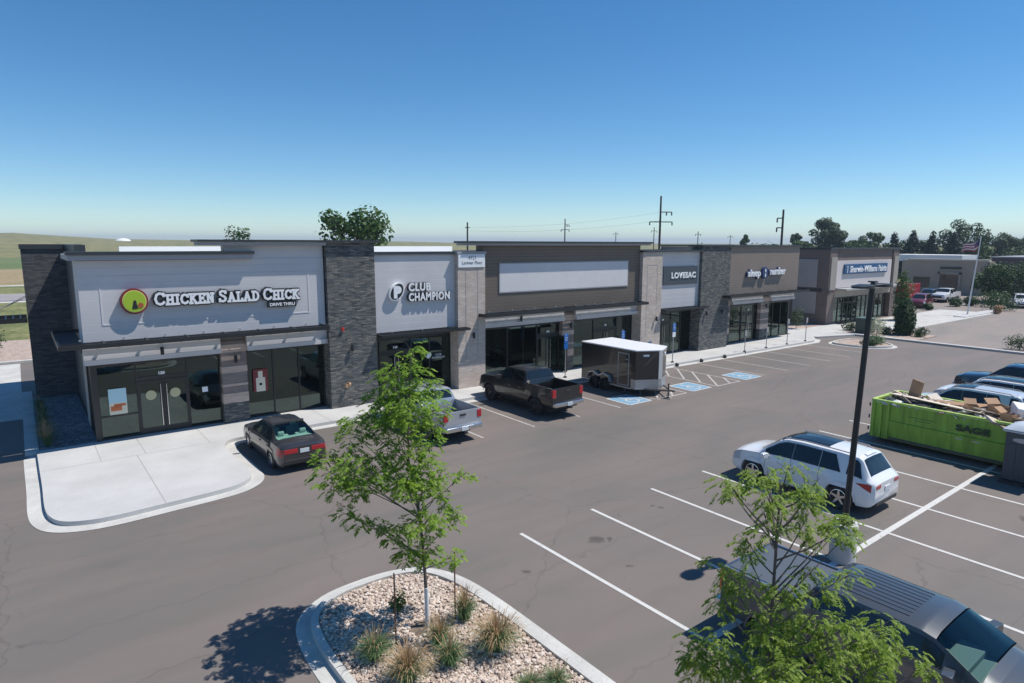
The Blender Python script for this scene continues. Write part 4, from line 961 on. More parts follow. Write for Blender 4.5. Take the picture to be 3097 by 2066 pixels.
def place(T,cx,rear_y,L,nose=1):
    """put a vehicle so that its rear bumper is at rear_y and it points along +y (nose=1) or -y"""
    T.location=(cx,rear_y,0); T.rotation_euler=(0,0,R(90)*nose)
H=R(90)
# dark sedan -------------------------------------------------------
K=[(0,.34,.56,.74,.86,.70,.90,.62,.93),(.10,.24,.60,.84,.90,.78,.955,.70,.985),(.30,.22,.62,.89,.93,.82,.99,.72,1.03),(.78,.21,.63,.90,.95,.85,1.01,.71,1.055),(1.0,.21,.63,.905,.95,.855,1.13,.67,1.17),(1.50,.20,.63,.91,.95,.86,1.34,.585,1.40),(1.75,.20,.63,.91,.95,.865,1.385,.57,1.44),(2.5,.20,.63,.91,.945,.865,1.39,.575,1.455),(2.85,.20,.63,.91,.94,.865,1.35,.585,1.42),(3.60,.20,.62,.905,.92,.86,.97,.74,1.03),(3.75,.20,.62,.90,.90,.85,.93,.74,.985),(4.55,.22,.58,.86,.78,.80,.80,.70,.84),(4.78,.26,.52,.78,.66,.72,.69,.62,.72),(4.85,.32,.48,.66,.58,.60,.60,.5,.62)]
T,bd=vehicle('parked_car','dark charcoal sedan parked beside the wide concrete apron','car',K,(1.0,3.82),.325,.385,M['p_sedan'],(7.48,21.72,0),H,side_win=((1.15,2.02),(2.08,2.98),(3.02,3.30)),rear=(.80,1.62,True),ws=(2.90,3.62,False),clear=True,seams=(2.05,1.18,3.05),wd=.2)
b=MB(); b.box(.82,-.62,.98,1.25,.62,1.01); b.build('parcel_shelf',M['seat'],T)
b=MB(); b.box(1.3,-.62,.5,3.2,.62,.55); b.box(.8,-.7,.5,.85,.7,.96); b.build('cabin_floor',M['furn'],T)
for y in (-.4,.4): b=MB(); b.box(1.25,y-.28,.5,1.42,y+.28,1.05); b.box(1.24,y-.12,1.05,1.34,y+.12,1.20); b.build('rear_seat',M['seat'],T,bevel=.04)
for y in (-.38,.38): b=MB(); b.box(2.3,y-.26,.5,2.48,y+.26,1.08); b.box(2.28,y-.12,1.08,2.38,y+.12,1.25); b.build('front_seat',M['seat'],T,bevel=.04)
lens(T,bd,'tail_light',M['red'],.03,.42,.70,.97)
bits(T,[('tail_light',M['red'],((-.012,.24,.71,.05,.72,.88),(-.012,-.72,.71,.05,-.24,.88)),.02),('number_plate',M['plate'],((-.02,-.16,.70,.0,.16,.84),),0),('bumper_trim',M['plastic'],((-.03,-.72,.44,.05,.72,.50),),.01),('exhaust',M['chrome'],((-.03,-.6,.24,.12,-.5,.30),),.02)])
lens(T,bd,'headlight',M['headlamp'],4.5,4.80,.55,.95); mirrors(T,3.12,.86,.98,M['p_sedan'],.9)

def pickup(name,label,pm,loc,nose,L=5.85,W=1.0,hr=1.90,rail=1.36,rw=.40,bed=1.85,cab=2.3,tonneau=False,lift=0,lensm=None,group=None,rimm=None,ribs=False,clear=False,detail=True,cat='pickup truck'):
    f=.72; xb=bed+.05; r0=xb+.05; r1=r0+cab-.75; 
    zt=rail
    K=[(0,.58,.86,W*.92,zt-.02,W*.88,zt,W*.84,zt,W*.6,zt),(.05,.50,.86,W*.975,zt,W*.93,zt+.01,W*.87,zt+.01,W*.6,zt+.01)]
    if tonneau: K+=[(xb-.02,.45,.86,W,zt,W*.94,zt+.01,W*.88,zt+.02,W*.6,zt+.02)]
    else: K+=[(.062,.50,.86,W*.98,zt,W*.93,zt+.01,W*.86,f,W*.855,f),(xb-.02,.45,.86,W,zt,W*.94,zt+.01,W*.86,f,W*.855,f)]
    K+=[(xb,.44,.86,W,zt,W*.93,zt+.02,W*.84,zt+.02,W*.6,zt+.02),(xb+.04,.44,.86,W,zt,W*.94,zt+.06,W*.84,zt+.08,W*.6,zt+.07),
        (xb+.20,.42,.86,W,zt,W*.94,hr-.09,W*.76,hr-.03,W*.55,hr-.045),(xb+.36,.42,.86,W,zt-.01,W*.94,hr-.045,W*.745,hr+.01,W*.55,hr),(r1-.1,.42,.86,W,zt-.03,W*.94,hr-.05,W*.75,hr+.01,W*.55,hr),(r1+.12,.42,.86,W,zt-.05,W*.94,hr-.10,W*.75,hr-.03,W*.55,hr-.045),
        (r1+.80,.42,.86,W*.995,zt-.09,W*.94,zt-.01,W*.86,zt+.04,W*.5,zt+.03),(r1+.95,.42,.86,W*.99,zt-.12,W*.93,zt-.07,W*.84,zt-.02,W*.5,zt-.03),
        (L-.35,.44,.84,W*.97,zt-.20,W*.90,zt-.17,W*.80,zt-.12,W*.5,zt-.13),(L-.08,.48,.80,W*.93,zt-.28,W*.86,zt-.26,W*.76,zt-.23,W*.5,zt-.24),(L,.55,.78,W*.86,zt-.42,W*.80,zt-.40,W*.7,zt-.38,W*.5,zt-.39)]
    K=[tuple([k[0]]+[ (v+lift if i in (0,1,3,5,7,9) else v) for i,v in enumerate(k[1:])]) for k in K]
    K=[(k[0],k[1],k[2],k[3],k[4],k[5],k[6],k[7],k[8],k[9],k[10]) for k in K]
    xr=1.22 if bed>1.7 else 1.15; xf=L-.98
    T,bd=vehicle(name,label,cat,K,(xr,xf),rw,rw+.09,pm,loc,H*nose,side_win=((xb+.22,xb+1.02),(xb+1.10,r1+.28)),ws=(r1+.14,r1+.78,True),rear=(xb+.055,xb+.185,False),sm=0,seams=(xb+1.06,xb+.25,r1+.55),rimm=rimm,clear=clear,wd=.28,group=group,detail=detail)
    z=lift
    bits(T,[('tail_light',lensm or M['red'],((-.02,W*.72,.94+z,.10,W*.945,zt-.05+z),(-.02,-W*.945,.94+z,.10,-W*.72,zt-.05+z)),.02),
      ('rear_bumper',M['chrome'],((-.16,-W*.9,.52+z,.04,W*.9,.70+z),),.03),('number_plate',M['plate'],((-.185,-.16,.53+z,-.155,.16,.69+z),),0),
      ('tailgate_handle',M['plastic'],((-.03,-.14,zt-.20+z,0,.14,zt-.11+z),),.01),('tow_hitch',M['plastic'],((-.28,-.06,.42+z,.1,.06,.52+z),),0)])
    bits(T,[('headlight',M['headlamp'],((L-.14,W*.6,.82+z,L-.01,W*.86,zt-.42+z),(L-.14,-W*.86,.82+z,L-.01,-W*.6,zt-.42+z)),.02),('grille',M['plastic'],((L-.05,-W*.55,.62+z,L+.02,W*.55,zt-.42+z),),.02),('front_bumper',M['chrome'] if pm!=M['p_black'] else M['plastic'],((L-.10,-W*.86,.45+z,L+.10,W*.86,.66+z),),.04)])
    mirrors(T,r1+.42,W*.93,zt-.02+z,M['plastic'] if not ribs else pm,1.25)
    return T,bd,xb,r1
T,bd,xb,r1=pickup('parked_pickup','silver pickup with open bed, half hidden behind the young tree','p_silver' and M['p_silver'],(13.75,21.15,0),1,L=5.6,W=.96,hr=1.83,rail=1.30,lensm=M['red'])
b=MB(); b.box(.10,-.82,.73,1.86,.82,.745); b.build('bed_liner',M['plastic'],T)
T,bd,xb,r1=pickup('parked_pickup','black lifted crew-cab pickup parked outside the blank-panel shop','p' and M['p_black'],(19.65,21.35,0),1,L=5.85,W=1.0,hr=1.90,rail=1.36,rw=.43,lift=.09,rimm=M['plastic'])
b=MB(); b.box(.10,-.84,.82,1.86,.84,.835); b.build('bed_liner',M['plastic'],T)
T,bd,xb,r1=pickup('parked_pickup','dark grey pickup with ribbed roof and covered bed beside the planter','p' and M['p_grey'],(11.88,7.18,0),-1,L=5.75,W=.98,hr=1.86,rail=1.42,bed=1.62,cab=2.75,tonneau=True,lensm=M['orange'],ribs=True,clear=True)
b=MB()
for k in range(9):
    u=-.72+k*.18; bd.patch(b,bd.top,xb+.5,r1-.35,u-.028,u+.028,10,1,.009,mirror=False)
b.build('roof_rib',M['p_grey'],T,smooth=True)
b=MB(); bd.patch(b,bd.top,.10,xb-.06,-.90,.90,12,10,.018,mirror=False); b.build('bed_cover',mat('bed_cover_vinyl',(.085,.10,.12),.5),T)
b=MB()
for sg in (-1,1): b.box(.06,sg*.83,1.43,xb-.04,sg*.87,1.47)
b.split('bed_rail',M['chrome'],T)
b=MB(); b.box(r1-.3,-.7,1.0,r1+.95,.7,1.04); b.box(r1+.05,-.72,1.04,r1+.45,.72,1.16); b.build('dashboard',mat('dash_grey',(.16,.19,.19),.7),T,bevel=.02)
b=MB(); b.box(xb+.3,-.75,.9,r1-.2,.75,.95); 
for y in (-.4,.4): b.box(r1-.65,y-.26,.9,r1-.48,y+.26,1.5)
b.build('front_seat',M['furn'],T)
b=MB(); b.lathe([(.17,-.012),(.185,0),(.17,.012)],(0,0,0),'X',20); 
sw=b.build('steering_wheel',M['plastic'],T); sw.location=(r1-.12,.4,1.15)

# white estate-type SUV ----------------------------------------------
def suv(name,label,pm,loc,nose,L=4.8,W=.96,H_=1.76,roofglass=True,group=None,tail=None,clear=False,cat='car',rails=True,back=.45,detail=True,win=None,pano=(1.55,3.1)):
    r=H_
    K=[(0,.44,.66,W*.82,.96,W*.82,1.0,W*.77,1.02),(.07,.34,.70,W*.92,1.02,W*.90,1.08,W*.83,1.11),(.18,.30,.72,W*.965,1.07,W*.925,1.15,W*.80,1.18),(back+.02,.28,.74,W*.985,1.11,W*.935,r-.17,W*.66,r-.11),(back+.12,.27,.74,W*.99,1.12,W*.935,r-.10,W*.66,r-.03),(back+.7,.26,.74,W,1.12,W*.94,r-.07,W*.68,r+.01),(2.3,.26,.73,W,1.11,W*.94,r-.055,W*.69,r+.025),(2.85,.26,.73,W,1.10,W*.94,r-.09,W*.69,r-.01),(3.1,.26,.73,W,1.095,W*.94,r-.19,W*.71,r-.10),(3.72,.26,.72,W*.995,1.06,W*.935,1.14,W*.82,1.19),(3.9,.27,.72,W*.99,1.04,W*.935,1.09,W*.80,1.15),(L-.45,.28,.70,W*.975,.99,W*.91,1.03,W*.76,1.09),(L-.18,.31,.66,W*.92,.90,W*.86,.94,W*.68,.99),(L-.05,.36,.60,W*.84,.78,W*.78,.80,W*.60,.84),(L,.42,.56,W*.74,.66,W*.70,.68,W*.56,.70)]
    T,bd=vehicle(name,label,cat,K,(.98,L-.93),.38,.445,pm,loc,H*nose,side_win=win or ((.36,.84),(1.0,1.66),(1.68,2.54),(2.57,3.50)),g_cut={.36:.22,1.0:.30},ws=(3.12,3.70,clear),rear=(.20,back+.03,False),seams=(2.56,1.65,3.45),wd=.25,group=group,sm=.05,detail=detail,clear=clear)
    if roofglass: b=MB(); bd.patch(b,bd.top,pano[0],pano[1],-.86,.86,10,10,.010,mirror=False); b.build('glass_roof',M['carglass'],T,smooth=True)
    if rails:
        for sg in (1,-1):
            b=MB()
            P=[bd.sec(x)[4] for x in (.9,1.6,2.3,2.9)]; b.tube([(x,sg*(p[0]-.02),p[1]+.07) for x,p in zip((.9,1.6,2.3,2.9),P)],.018,6)
            b.tube([(.9,sg*(P[0][0]-.02),P[0][1]+.07),(.75,sg*(P[0][0]-.02),P[0][1])],.018,6); b.tube([(2.9,sg*(P[3][0]-.02),P[3][1]+.07),(3.02,sg*(P[3][0]-.02),P[3][1]-.02)],.018,6)
            b.build('roof_rail',M['galv'],T,smooth=True)
    lens(T,bd,'tail_light',M['red'],.09,.52,lambda x:.74+.12*max(0,(x-.1))/.4,lambda x:.97-.09*max(0,(x-.1))/.4)
    bits(T,[('tail_light',M['red'],((-.012,W*.46,.86,.07,W*.79,.98),(-.012,-W*.79,.86,.07,-W*.46,.98)),.02),('number_plate',M['plate'],((-.02,-.17,.72,.01,.17,.86),),0),('lower_bumper',M['plastic'],((-.02,-W*.72,.34,.10,W*.72,.46),),.02)])
    lens(T,bd,'headlight',M['headlamp'],L-.42,L-.06,.62,.98)
    bits(T,[('grille',M['plastic'],((L-.04,-W*.42,.45,L+.01,W*.42,.64),),.02)])
    mirrors(T,3.42,W*.94,1.06,pm,1.1)
    return T,bd
T,bd=suv('parked_car','white SUV with dark glass roof parked in the middle row behind the lamp post',M['p_white'],(20.16,7.72,0),1,L=4.8)
b=MB(); bd.patch(b,bd.top,.52,.60,-.5,.5,1,8,.03,mirror=False); b.build('rear_spoiler',M['p_white'],T)
suv('parked_car','pale silver SUV parked behind the lime skip',mat('p_pale',(.60,.64,.68),.3,metal=.2,coat=.8),(33.1,7.2,0),1,L=4.9,W=.97,H_=1.82,pano=(2.2,3.0))
T,bd=suv('parked_car','white car with black roof parked between the pale silver SUV and the navy pickup',M['p_white'],(36.3,7.1,0),1,L=4.9,W=.97,H_=1.80,pano=(1.0,3.0))
pickup('parked_pickup','navy blue pickup parked furthest along the middle row',M['p_blue'],(40.35,6.55,0),1,L=5.8,W=1.0,hr=1.93,rail=1.32)
# far cars beyond the long kerb
def farcar(lb,m,x,y,rz,kind='suv'):
    if kind=='suv':
        T,bd=suv('parked_car',lb,m,(0,0,0),1,group='cars parked beside the tan office building',detail=False,roofglass=False)
    else:
        T=pickup('parked_pickup',lb,m,(0,0,0),1,group='cars parked beside the tan office building',detail=False)[0]
    T.location=(x,y,0); T.rotation_euler=(0,0,rz)
farcar('maroon SUV nearest the flagpole kerb in the far car park',M['p_maroon'],94.0,33.6,R(188))
farcar('white pickup parked right of the maroon SUV in the far car park',M['p_white'],106.6,34.6,R(180),'pk')
farcar('dark blue car between the maroon SUV and the white pickup',M['p_blue'],104.5,36.2,R(182))
farcar('white SUV behind the maroon SUV near the office windows',M['p_white'],106.5,40.6,R(184))
farcar('white car at the right edge beyond the far bushes',M['p_white'],104.5,26.4,R(200))
# red box trailer behind the maroon car
T=thing('box_trailer','tall red box trailer standing behind the maroon SUV','trailer',(99.0,38.4,0))
b=MB(); b.box(-1.8,-1.2,.5,2.8,1.2,2.5); b.build('body',M['p_red'],T,bevel=.05)
b=MB(); b.lathe([(0,-.12),(.34,-.12),(.34,.12),(0,.12)],(0,-1.2,.34),'Y',16); b.build('wheel',M['rubber'],T)

# enclosed black trailer -------------------------------------------
T=thing('cargo_trailer','black enclosed cargo trailer with white roof parked in the accessible bay','trailer',(26.42,24.2,0))
hx,y0,y1,z0,z1=1.22,-2.0,2.05,.42,2.42
out_=[(-hx,y1),(-hx,y0),(-.12,y0-.62),(.12,y0-.62),(hx,y0),(hx,y1)]
b=MB(); b.prism(out_,z0,z1); b.build('body',M['p_black'],T)
ro=[(p[0]*1.02,p[1]+( .03 if p[1]>0 else -.03)) for p in out_]
b=MB(); b.prism(ro,z1+.002,z1+.07); b.build('roof',mat('white_roof_metal',(.74,.75,.76),.4),T,bevel=.02)
b=MB(); 
for a,c in ((0,1),(1,2),(2,3),(3,4),(4,5)):
    p,q=Vector(out_[a]),Vector(out_[c]); d=(q-p).normalized(); n_=Vector((d.y,-d.x)); 
    if a in (0,4): continue
    n_=-n_ if n_.y>0 else n_
    p2_=p+n_*.012; q2=q+n_*.012
    b.add([(p.x,p.y,z0-.02),(q.x,q.y,z0-.02),(q2.x,q2.y,z0-.02),(p2_.x,p2_.y,z0-.02),(p.x,p.y,z0+.5),(q.x,q.y,z0+.5),(q2.x,q2.y,z0+.5),(p2_.x,p2_.y,z0+.5)],[(3,2,6,7),(7,6,5,4),(0,3,7,4),(1,5,6,2)])
b.box(-hx-.012,y0,z0-.02,-hx,y0+.30,z0+.5); b.build('stone_guard',mat('diamond_plate',(.48,.48,.48),.38,metal=.7,var=.15,scale=20),T)
b=MB(); b.box(-.14,y0-.65,z0+.5,.14,y0-.62,z1); b.build('nose_strip',mat('nose_trim',(.60,.61,.62),.35,metal=.4),T)
b=MB(); xx=-hx-.012; dy0,dy1=-1.55,-.75
b.box(xx,dy0,.5,xx+.012,dy0+.05,2.25); b.box(xx,dy1-.05,.5,xx+.012,dy1,2.25); b.box(xx,dy0+.05,2.20,xx+.012,dy1-.05,2.25); b.box(xx,dy0+.05,.5,xx+.012,dy1-.05,.55); dd=b.build('door',M['galv'],T)
b=MB(); b.box(xx-.03,dy0+.08,1.9,xx,dy0+.22,1.95); b.build('door_catch',M['galv'],dd)
b=MB()
for sg in (-1,1):
    P=[(.9,.55),(.75,.88),(.35,.98),(.0,.80),(-.35,.98),(-.75,.88),(-.9,.55)]
    x=sg*(hx+.02); b.strip([(sg*hx,.55+p[0],p[1]) for p in P],[(sg*(hx+.2),.55+p[0],p[1]) for p in P]); b.strip([(sg*(hx+.2),.55+p[0],p[1]) for p in P],[(sg*(hx+.2),.55+p[0],p[1]-.06) for p in P])
    b.box(sg*hx,y0+.3,z0-.06,sg*(hx+.012),y1,z0+.02)
b.split('fender',mat('fender_metal',(.5,.5,.5),.35,metal=.5),T)
for yy in (.17,.93):
    for sg in (-1,1): wheel_meshes(.34,.2,M['plastic'],T,0,0,5); 
# wheels were made along x; turn them to the trailer's direction
ws_=[c for c in T.children if c.name.startswith('wheel')]
for o,(yy,sg) in zip(ws_,[(yy,sg) for yy in (.17,.93) for sg in (-1,1)]): o.rotation_euler=(0,0,H*sg*-1 if False else (H if sg<0 else -H)); o.location=(sg*(hx+.08),yy+.0,0)
b=MB(); b.tube([(-.8,y0-.2,.40),(0,y0-1.35,.42)],.05,4); b.tube([(.8,y0-.2,.40),(0,y0-1.35,.42)],.05,4); b.tube([(0,y0-1.3,.42),(0,y0-1.6,.44)],.045,6); b.box(-.9,y0-.1,.34,.9,y1,.42); b.build('tow_frame',M['plastic'],T)
b=MB(); b.tube([(.02,y0-1.2,.05),(.02,y0-1.2,.78)],.035,8); b.box(-.06,y0-1.28,.0,.10,y0-1.12,.05); b.build('jack',M['plastic'],T)
b=MB(); b.tube([(-.1,y0-1.3,.40),(-.18,y0-1.25,.2),(-.05,y0-1.45,.02),(.15,y0-1.3,.02)],.018,5); b.build('safety_chain',M['galv'],T)
for sg in (-1,1): b=MB(); b.obox((sg*.75,y0-.30,z1-.22),(.32,.03,.10),0,0,sg*R(29)); b.build('marker_decal',M['whitepaint'],T)

# lime skip with its load ---------------------------------------------
T=thing('skip_container','lime green roll-off skip heaped with building waste','skip',(28.62,8.2,0))
hx,y0,y1,zt=1.2,-3.1,3.15,1.72
b=MB(); t=.06
b.box(-hx,y0,.18,hx,y1,.24); b.box(-hx,y0,.24,-hx+t,y1,zt-.06); b.box(hx-t,y0,.24,hx,y1,zt-.06); b.box(-hx+t,y1-t,.24,hx-t,y1,zt-.06); b.box(-hx+t,y0,.24,hx-t,y0+t,zt-.06)
b.add([(-hx-.07,y0,.95),(-hx-.07,y1-.62,.95),(-hx,y1-.62,.97),(-hx,y0,.97),(-hx,y0,.30),(-hx,y1-.62,.30)],[(0,1,2,3),(0,4,5,1)])
b.build('body',M['lime'],T)
b=MB(); e=.09
b.box(-hx-.03,y0-.03,zt-.06,-hx+e,y1+.03,zt+.03); b.box(hx-e,y0-.03,zt-.06,hx+.03,y1+.03,zt+.03); b.box(-hx+e,y1-e,zt-.06,hx-e,y1+.03,zt+.03); b.box(-hx+e,y0-.03,zt-.06,hx-e,y0+e,zt+.03); b.build('rim',M['limetop'],T)
b=MB()
for y in (y1-.62,y1-.34,y1-.06): b.box(-hx-.08,y-.07,.2,-hx,y+.05,zt-.061)
for i,x in enumerate((-1.0,-.5,0,.5,1.0)): b.box(x-.05,y1,.2,x+.05,y1+.08,zt-.061)
for i in range(7): b.box(hx,y0+.3+i*.9,.2,hx+.08,y0+.4+i*.9,zt-.061)
b.split('stiffener',M['lime'],T)
b=MB(); b.box(-hx-.03,y0,.20,-hx,y1-.7,.30); 
for z in (.5,1.0,1.5): b.tube([(-hx-.05,y1+.07,z-.07),(-hx-.05,y1+.07,z+.07)],.03,6)
b.build('hinge',mat('dirty_steel',(.10,.10,.08),.7),T)
b=MB()
for y in (y0+.5,y1-.6):
    for sg in (-1,1): b.lathe([(0,-.08),(.1,-.08),(.1,.08),(0,.08)],(sg*.8,y,.1),'X',12)
b.split('roller',M['rubber'],T)
ft=mat('skip_letter',(.015,.05,.02),.5)
def txtx(s,loc,w_,h_,m,nm,par):
    o=text_mesh(s,.4,m,nm,par,world=False,loc=loc,rot=(R(90),0,R(-90)),ext=.004,width=w_,height=h_,bold=.02)
    return o
txtx('SAGE',(-hx-.075,-.40,1.24),1.08,.25,ft,'lettering',T)
b=MB()
for y in (-.0,-.55): b.box(-hx-.08,y-.13,.80,-hx-.07,y+.13,.86)
b.split('sticker',mat('sticker_pale',(.5,.55,.35),.6),T)
b=MB(); b.box(-hx-.004,.9,1.25,-hx,1.8,1.28); b.box(-hx-.004,1.0,1.15,-hx,1.55,1.18); b.build('scuff',mat('scuff_green',(.10,.22,.05),.7),T)
sx,sy=28.62,8.2
def load(name,lb,cat,c,size,m,rx=0,ry=0,rz=0,bev=.01):
    b=MB(); b.obox((0,0,0),size,rx,ry,rz); o=b.build(name,m,bevel=bev); o.location=c; tag(o,lb,cat); return o
def obj_at(b,name,m,c,lb,cat,**k): o=b.build(name,m,**k); o.location=c; tag(o,lb,cat); return o
load('cardboard_box','tall open brown carton standing up out of the far end of the skip','box',(28.9,10.35,2.05),(.55,.08,.85),M['card'],R(8),R(-6),R(62))
load('plywood_sheet','long pale board lying along the top of the skip','board',(28.15,9.35,1.86),(.62,3.2,.03),M['ply'],R(2),R(8),R(-3))
load('plywood_sheet','narrow tan board leaning across the skip behind the long board','board',(28.85,8.4,1.85),(.35,2.4,.05),M['card'],R(-3),R(-12),R(14))
load('plywood_sheet','short stained board sticking up near the middle of the skip','board',(28.3,7.6,1.82),(.28,1.1,.04),M['ply'],R(14),R(10),R(40))
for i,(c,s_,lb,r_) in enumerate((((28.25,8.15,1.70),(.5,.4,.28),'crushed brown carton in the middle of the skip below the board end',.5),((28.75,7.45,1.74),(.5,.5,.3),'open brown carton with its flap up beside the white foam block',.9),((28.15,6.95,1.68),(.4,.4,.25),'dark brown carton near the skip rim by the white foam block',1.3))):
    b=MB(); a,d,h=s_; b.obox((0,0,0),(a,d,.02),0,0,r_); M_=Matrix.Rotation(r_,3,'Z')
    for sx_,sy_,wx,wy_ in ((a/2,0,.015,d),(-a/2,0,.015,d),(0,d/2,a,.015),(0,-d/2,a,.015)):
        p=M_@Vector((sx_,sy_,h/2)); b.obox(p,(wx,wy_,h),0,0,r_)
    p=M_@Vector((a/2+.12,0,h+.08)); b.obox(p,(.3,d,.012),0,R(-35),r_)
    o=b.build('cardboard_box',M['card']); o.location=c; tag(o,lb,'box')
load('foam_block','white foam packaging block near the toilet end of the skip','packaging',(28.75,6.65,1.98),(.75,.75,.38),M['foam'],R(8),R(-10),R(30),.05)
load('foam_block','large cream panel rising at the near end of the skip','packaging',(28.9,5.7,2.15),(1.0,1.1,.10),mat('cream_panel',(.72,.66,.58),.7),R(10),R(-14),R(10))
def bag(name,lb,c,r,m,sq=(1,1,.7)):
    bm=bmesh.new(); bmesh.ops.create_icosphere(bm,subdivisions=3,radius=r)
    for v in bm.verts:
        k=1+.14*math.sin(v.co.x*31+1)*math.cos(v.co.y*27)+.10*math.sin(v.co.z*40+v.co.x*18); v.co=Vector((v.co.x*sq[0]*k,v.co.y*sq[1]*k,v.co.z*sq[2]*k))
    me=bpy.data.meshes.new(name); bm.to_mesh(me); bm.free(); me.materials.append(m); me.shade_smooth()
    o=bpy.data.objects.new(name,me); C.objects.link(o); o.location=c; tag(o,lb,'bag'); return o
bag('plastic_bag','pale pink plastic bag near the portable toilet end of the skip',(28.3,6.15,1.88),.24,mat('pink_bag',(.70,.48,.52),.4))
bag('plastic_bag','cream plastic bag hanging over the skip rim by the toilet',(27.65,6.0,1.80),.19,mat('cream_bag',(.70,.68,.50),.5),(.8,1,.8))
bag('bin_bag','dark bin bag at the near end of the skip under the cream panel',(28.2,5.75,1.82),.25,mat('bin_bag_black',(.03,.03,.04),.35))
bag('bin_bag','dark bin bag tucked under the long pale board in the skip',(27.95,9.6,1.60),.33,mat('bin_bag_grey',(.05,.05,.055),.4),(1,2.2,.6))
bag('plastic_bag','clear-white crumpled wrap at the far corner of the skip',(27.75,10.6,1.66),.26,mat('wrap_white',(.72,.74,.72),.4),(1,1.2,.5))
b=MB()
for k in range(420):
    x=rnd.uniform(-1.05,1.05); y=rnd.uniform(-2.9,2.9); b.obox((sx+x,sy+y,1.5+rnd.uniform(-.05,.36)*(1-abs(x)*.5)),(rnd.uniform(.04,.5),rnd.uniform(.05,.8),rnd.uniform(.01,.07)),rnd.uniform(-.5,.5),rnd.uniform(-.5,.5),rnd.uniform(0,3))
b.box(sx-1.1,sy-3.0,1.0,sx+1.1,sy+3.0,1.42)
tag(b.build('rubble',islandmat('mixed_waste',[(.40,.28,.18),(.65,.58,.50),(.16,.13,.11),(.72,.70,.68),(.35,.24,.16),(.60,.50,.40),(.75,.70,.62)])),'mixed broken waste filling the lime skip','rubble',kind='stuff')
# portable toilet
T=thing('portable_toilet','dark slate portable toilet with pale domed roof at the end of the skip','toilet',(26.55,5.85,0))
sl_=mat('toilet_slate',(.05,.065,.085),.45); 
b=MB(); b.box(-.58,-.6,.12,.58,.6,1.86); b.build('cabin',sl_,T,bevel=.04)
b=MB()
for k in range(3): y=-.38+k*.38; b.box(-.60,y-.10,.3,-.58,y+.10,1.4)
b.build('moulded_panel',sl_,T)
b=MB(); b.box(-.65,-.65,.0,.65,.65,.12); b.build('skid',M['plastic'],T)
b=MB(); n=8; P=lambda i,j:(-.66+1.32*i/n,-.68+1.36*j/n,1.86+.22*(max(0,1-(2*i/n-1)**4)*max(0,1-(2*j/n-1)**2))**.7+.02)
b.add([P(i,j) for i in range(n+1) for j in range(n+1)],[(i*(n+1)+j,(i+1)*(n+1)+j,(i+1)*(n+1)+j+1,i*(n+1)+j+1) for i in range(n) for j in range(n)]); b.box(-.66,-.68,1.80,.66,.68,1.862)
b.build('roof',mat('toilet_roof',(.50,.55,.60),.5),T,smooth=True)
b=MB(); P=[(-.605,.30*math.cos(2*math.pi*i/20)+.1,1.55+.08*math.sin(2*math.pi*i/20)) for i in range(20)]; b.add(P,[tuple(range(20))]); b.build('oval_plate',M['galv'],T)

# ------------------------------------------------------------------ lamp post
LX,LY=16.13,7.08
T=thing('street_lamp','tall black twin-head car park lamp on a round concrete base','lamp post',(LX,LY,0))
b=MB(); b.lathe([(0,0),(.315,0),(.315,.96),(.29,1.0),(0,1.0)],(0,0,0),'Z',32); b.build('base',M['conc'],T,smooth=True)
tx,ty=.28,-.04   # the post leans a little
b=MB(); b.box(-.17,-.17,1.0,.17,.17,1.03)
for a in ((-1,-1),(1,-1),(1,1),(-1,1)): b.lathe([(0,1.0),(.02,1.0),(.02,1.09),(0,1.09)],(a[0]*.12,a[1]*.12,0),'Z',6)
b.lathe([(.15,1.03),(.13,1.12),(.085,1.14)],(0,0,0),'Z',16); b.build('base_plate',M['black'],T,smooth=True)
b=MB(); b.tube([(0,0,1.02),(tx,ty,7.02)],[.076,.064],12); b.build('pole',M['black'],T,smooth=True)
for ang in (R(180),R(0)):
    b=MB(); d=Vector((math.cos(ang),math.sin(ang),0)); n_=Vector((-d.y,d.x,0)); c=Vector((tx,ty,7.0))
    def Q(u,v,z): return c+d*u+n_*v+Vector((0,0,z))
    prof=[(.05,.05,.04),(.14,.06,.04),(.24,.17,.055),(.42,.22,.06),(.66,.20,.045),(.80,.11,.015)]
    vs=[];fs=[]
    for (u,v,z) in prof: vs+=[Q(u,-v,z*.6),Q(u,-v*.6,z),Q(u,v*.6,z),Q(u,v,z*.6),Q(u,v,-.03),Q(u,-v,-.03)]
    for i in range(len(prof)-1):
        for k in range(6): k2=(k+1)%6; fs.append((i*6+k,i*6+k2,(i+1)*6+k2,(i+1)*6+k))
    fs+= [tuple(range(5,-1,-1)),tuple((len(prof)-1)*6+k for k in range(6))]
    b.add(vs,fs); hd=b.build('lamp_head',M['black'],T,smooth=True)
    b=MB(); b.add([Q(.28,-.14,-.034),Q(.28,.14,-.034),Q(.64,.13,-.034),Q(.64,-.13,-.034)],[(0,1,2,3)]); b.build('lamp_lens',M['galv'],hd)
b=MB(); b.tube([(tx,ty,7.0),(tx,ty,7.12)],.05,8); b.lathe([(0,.0),(.11,.0),(.11,-.03),(0,-.03)],(tx,ty,7.12),'Z',12); b.build('post_cap',M['black'],T,smooth=True)

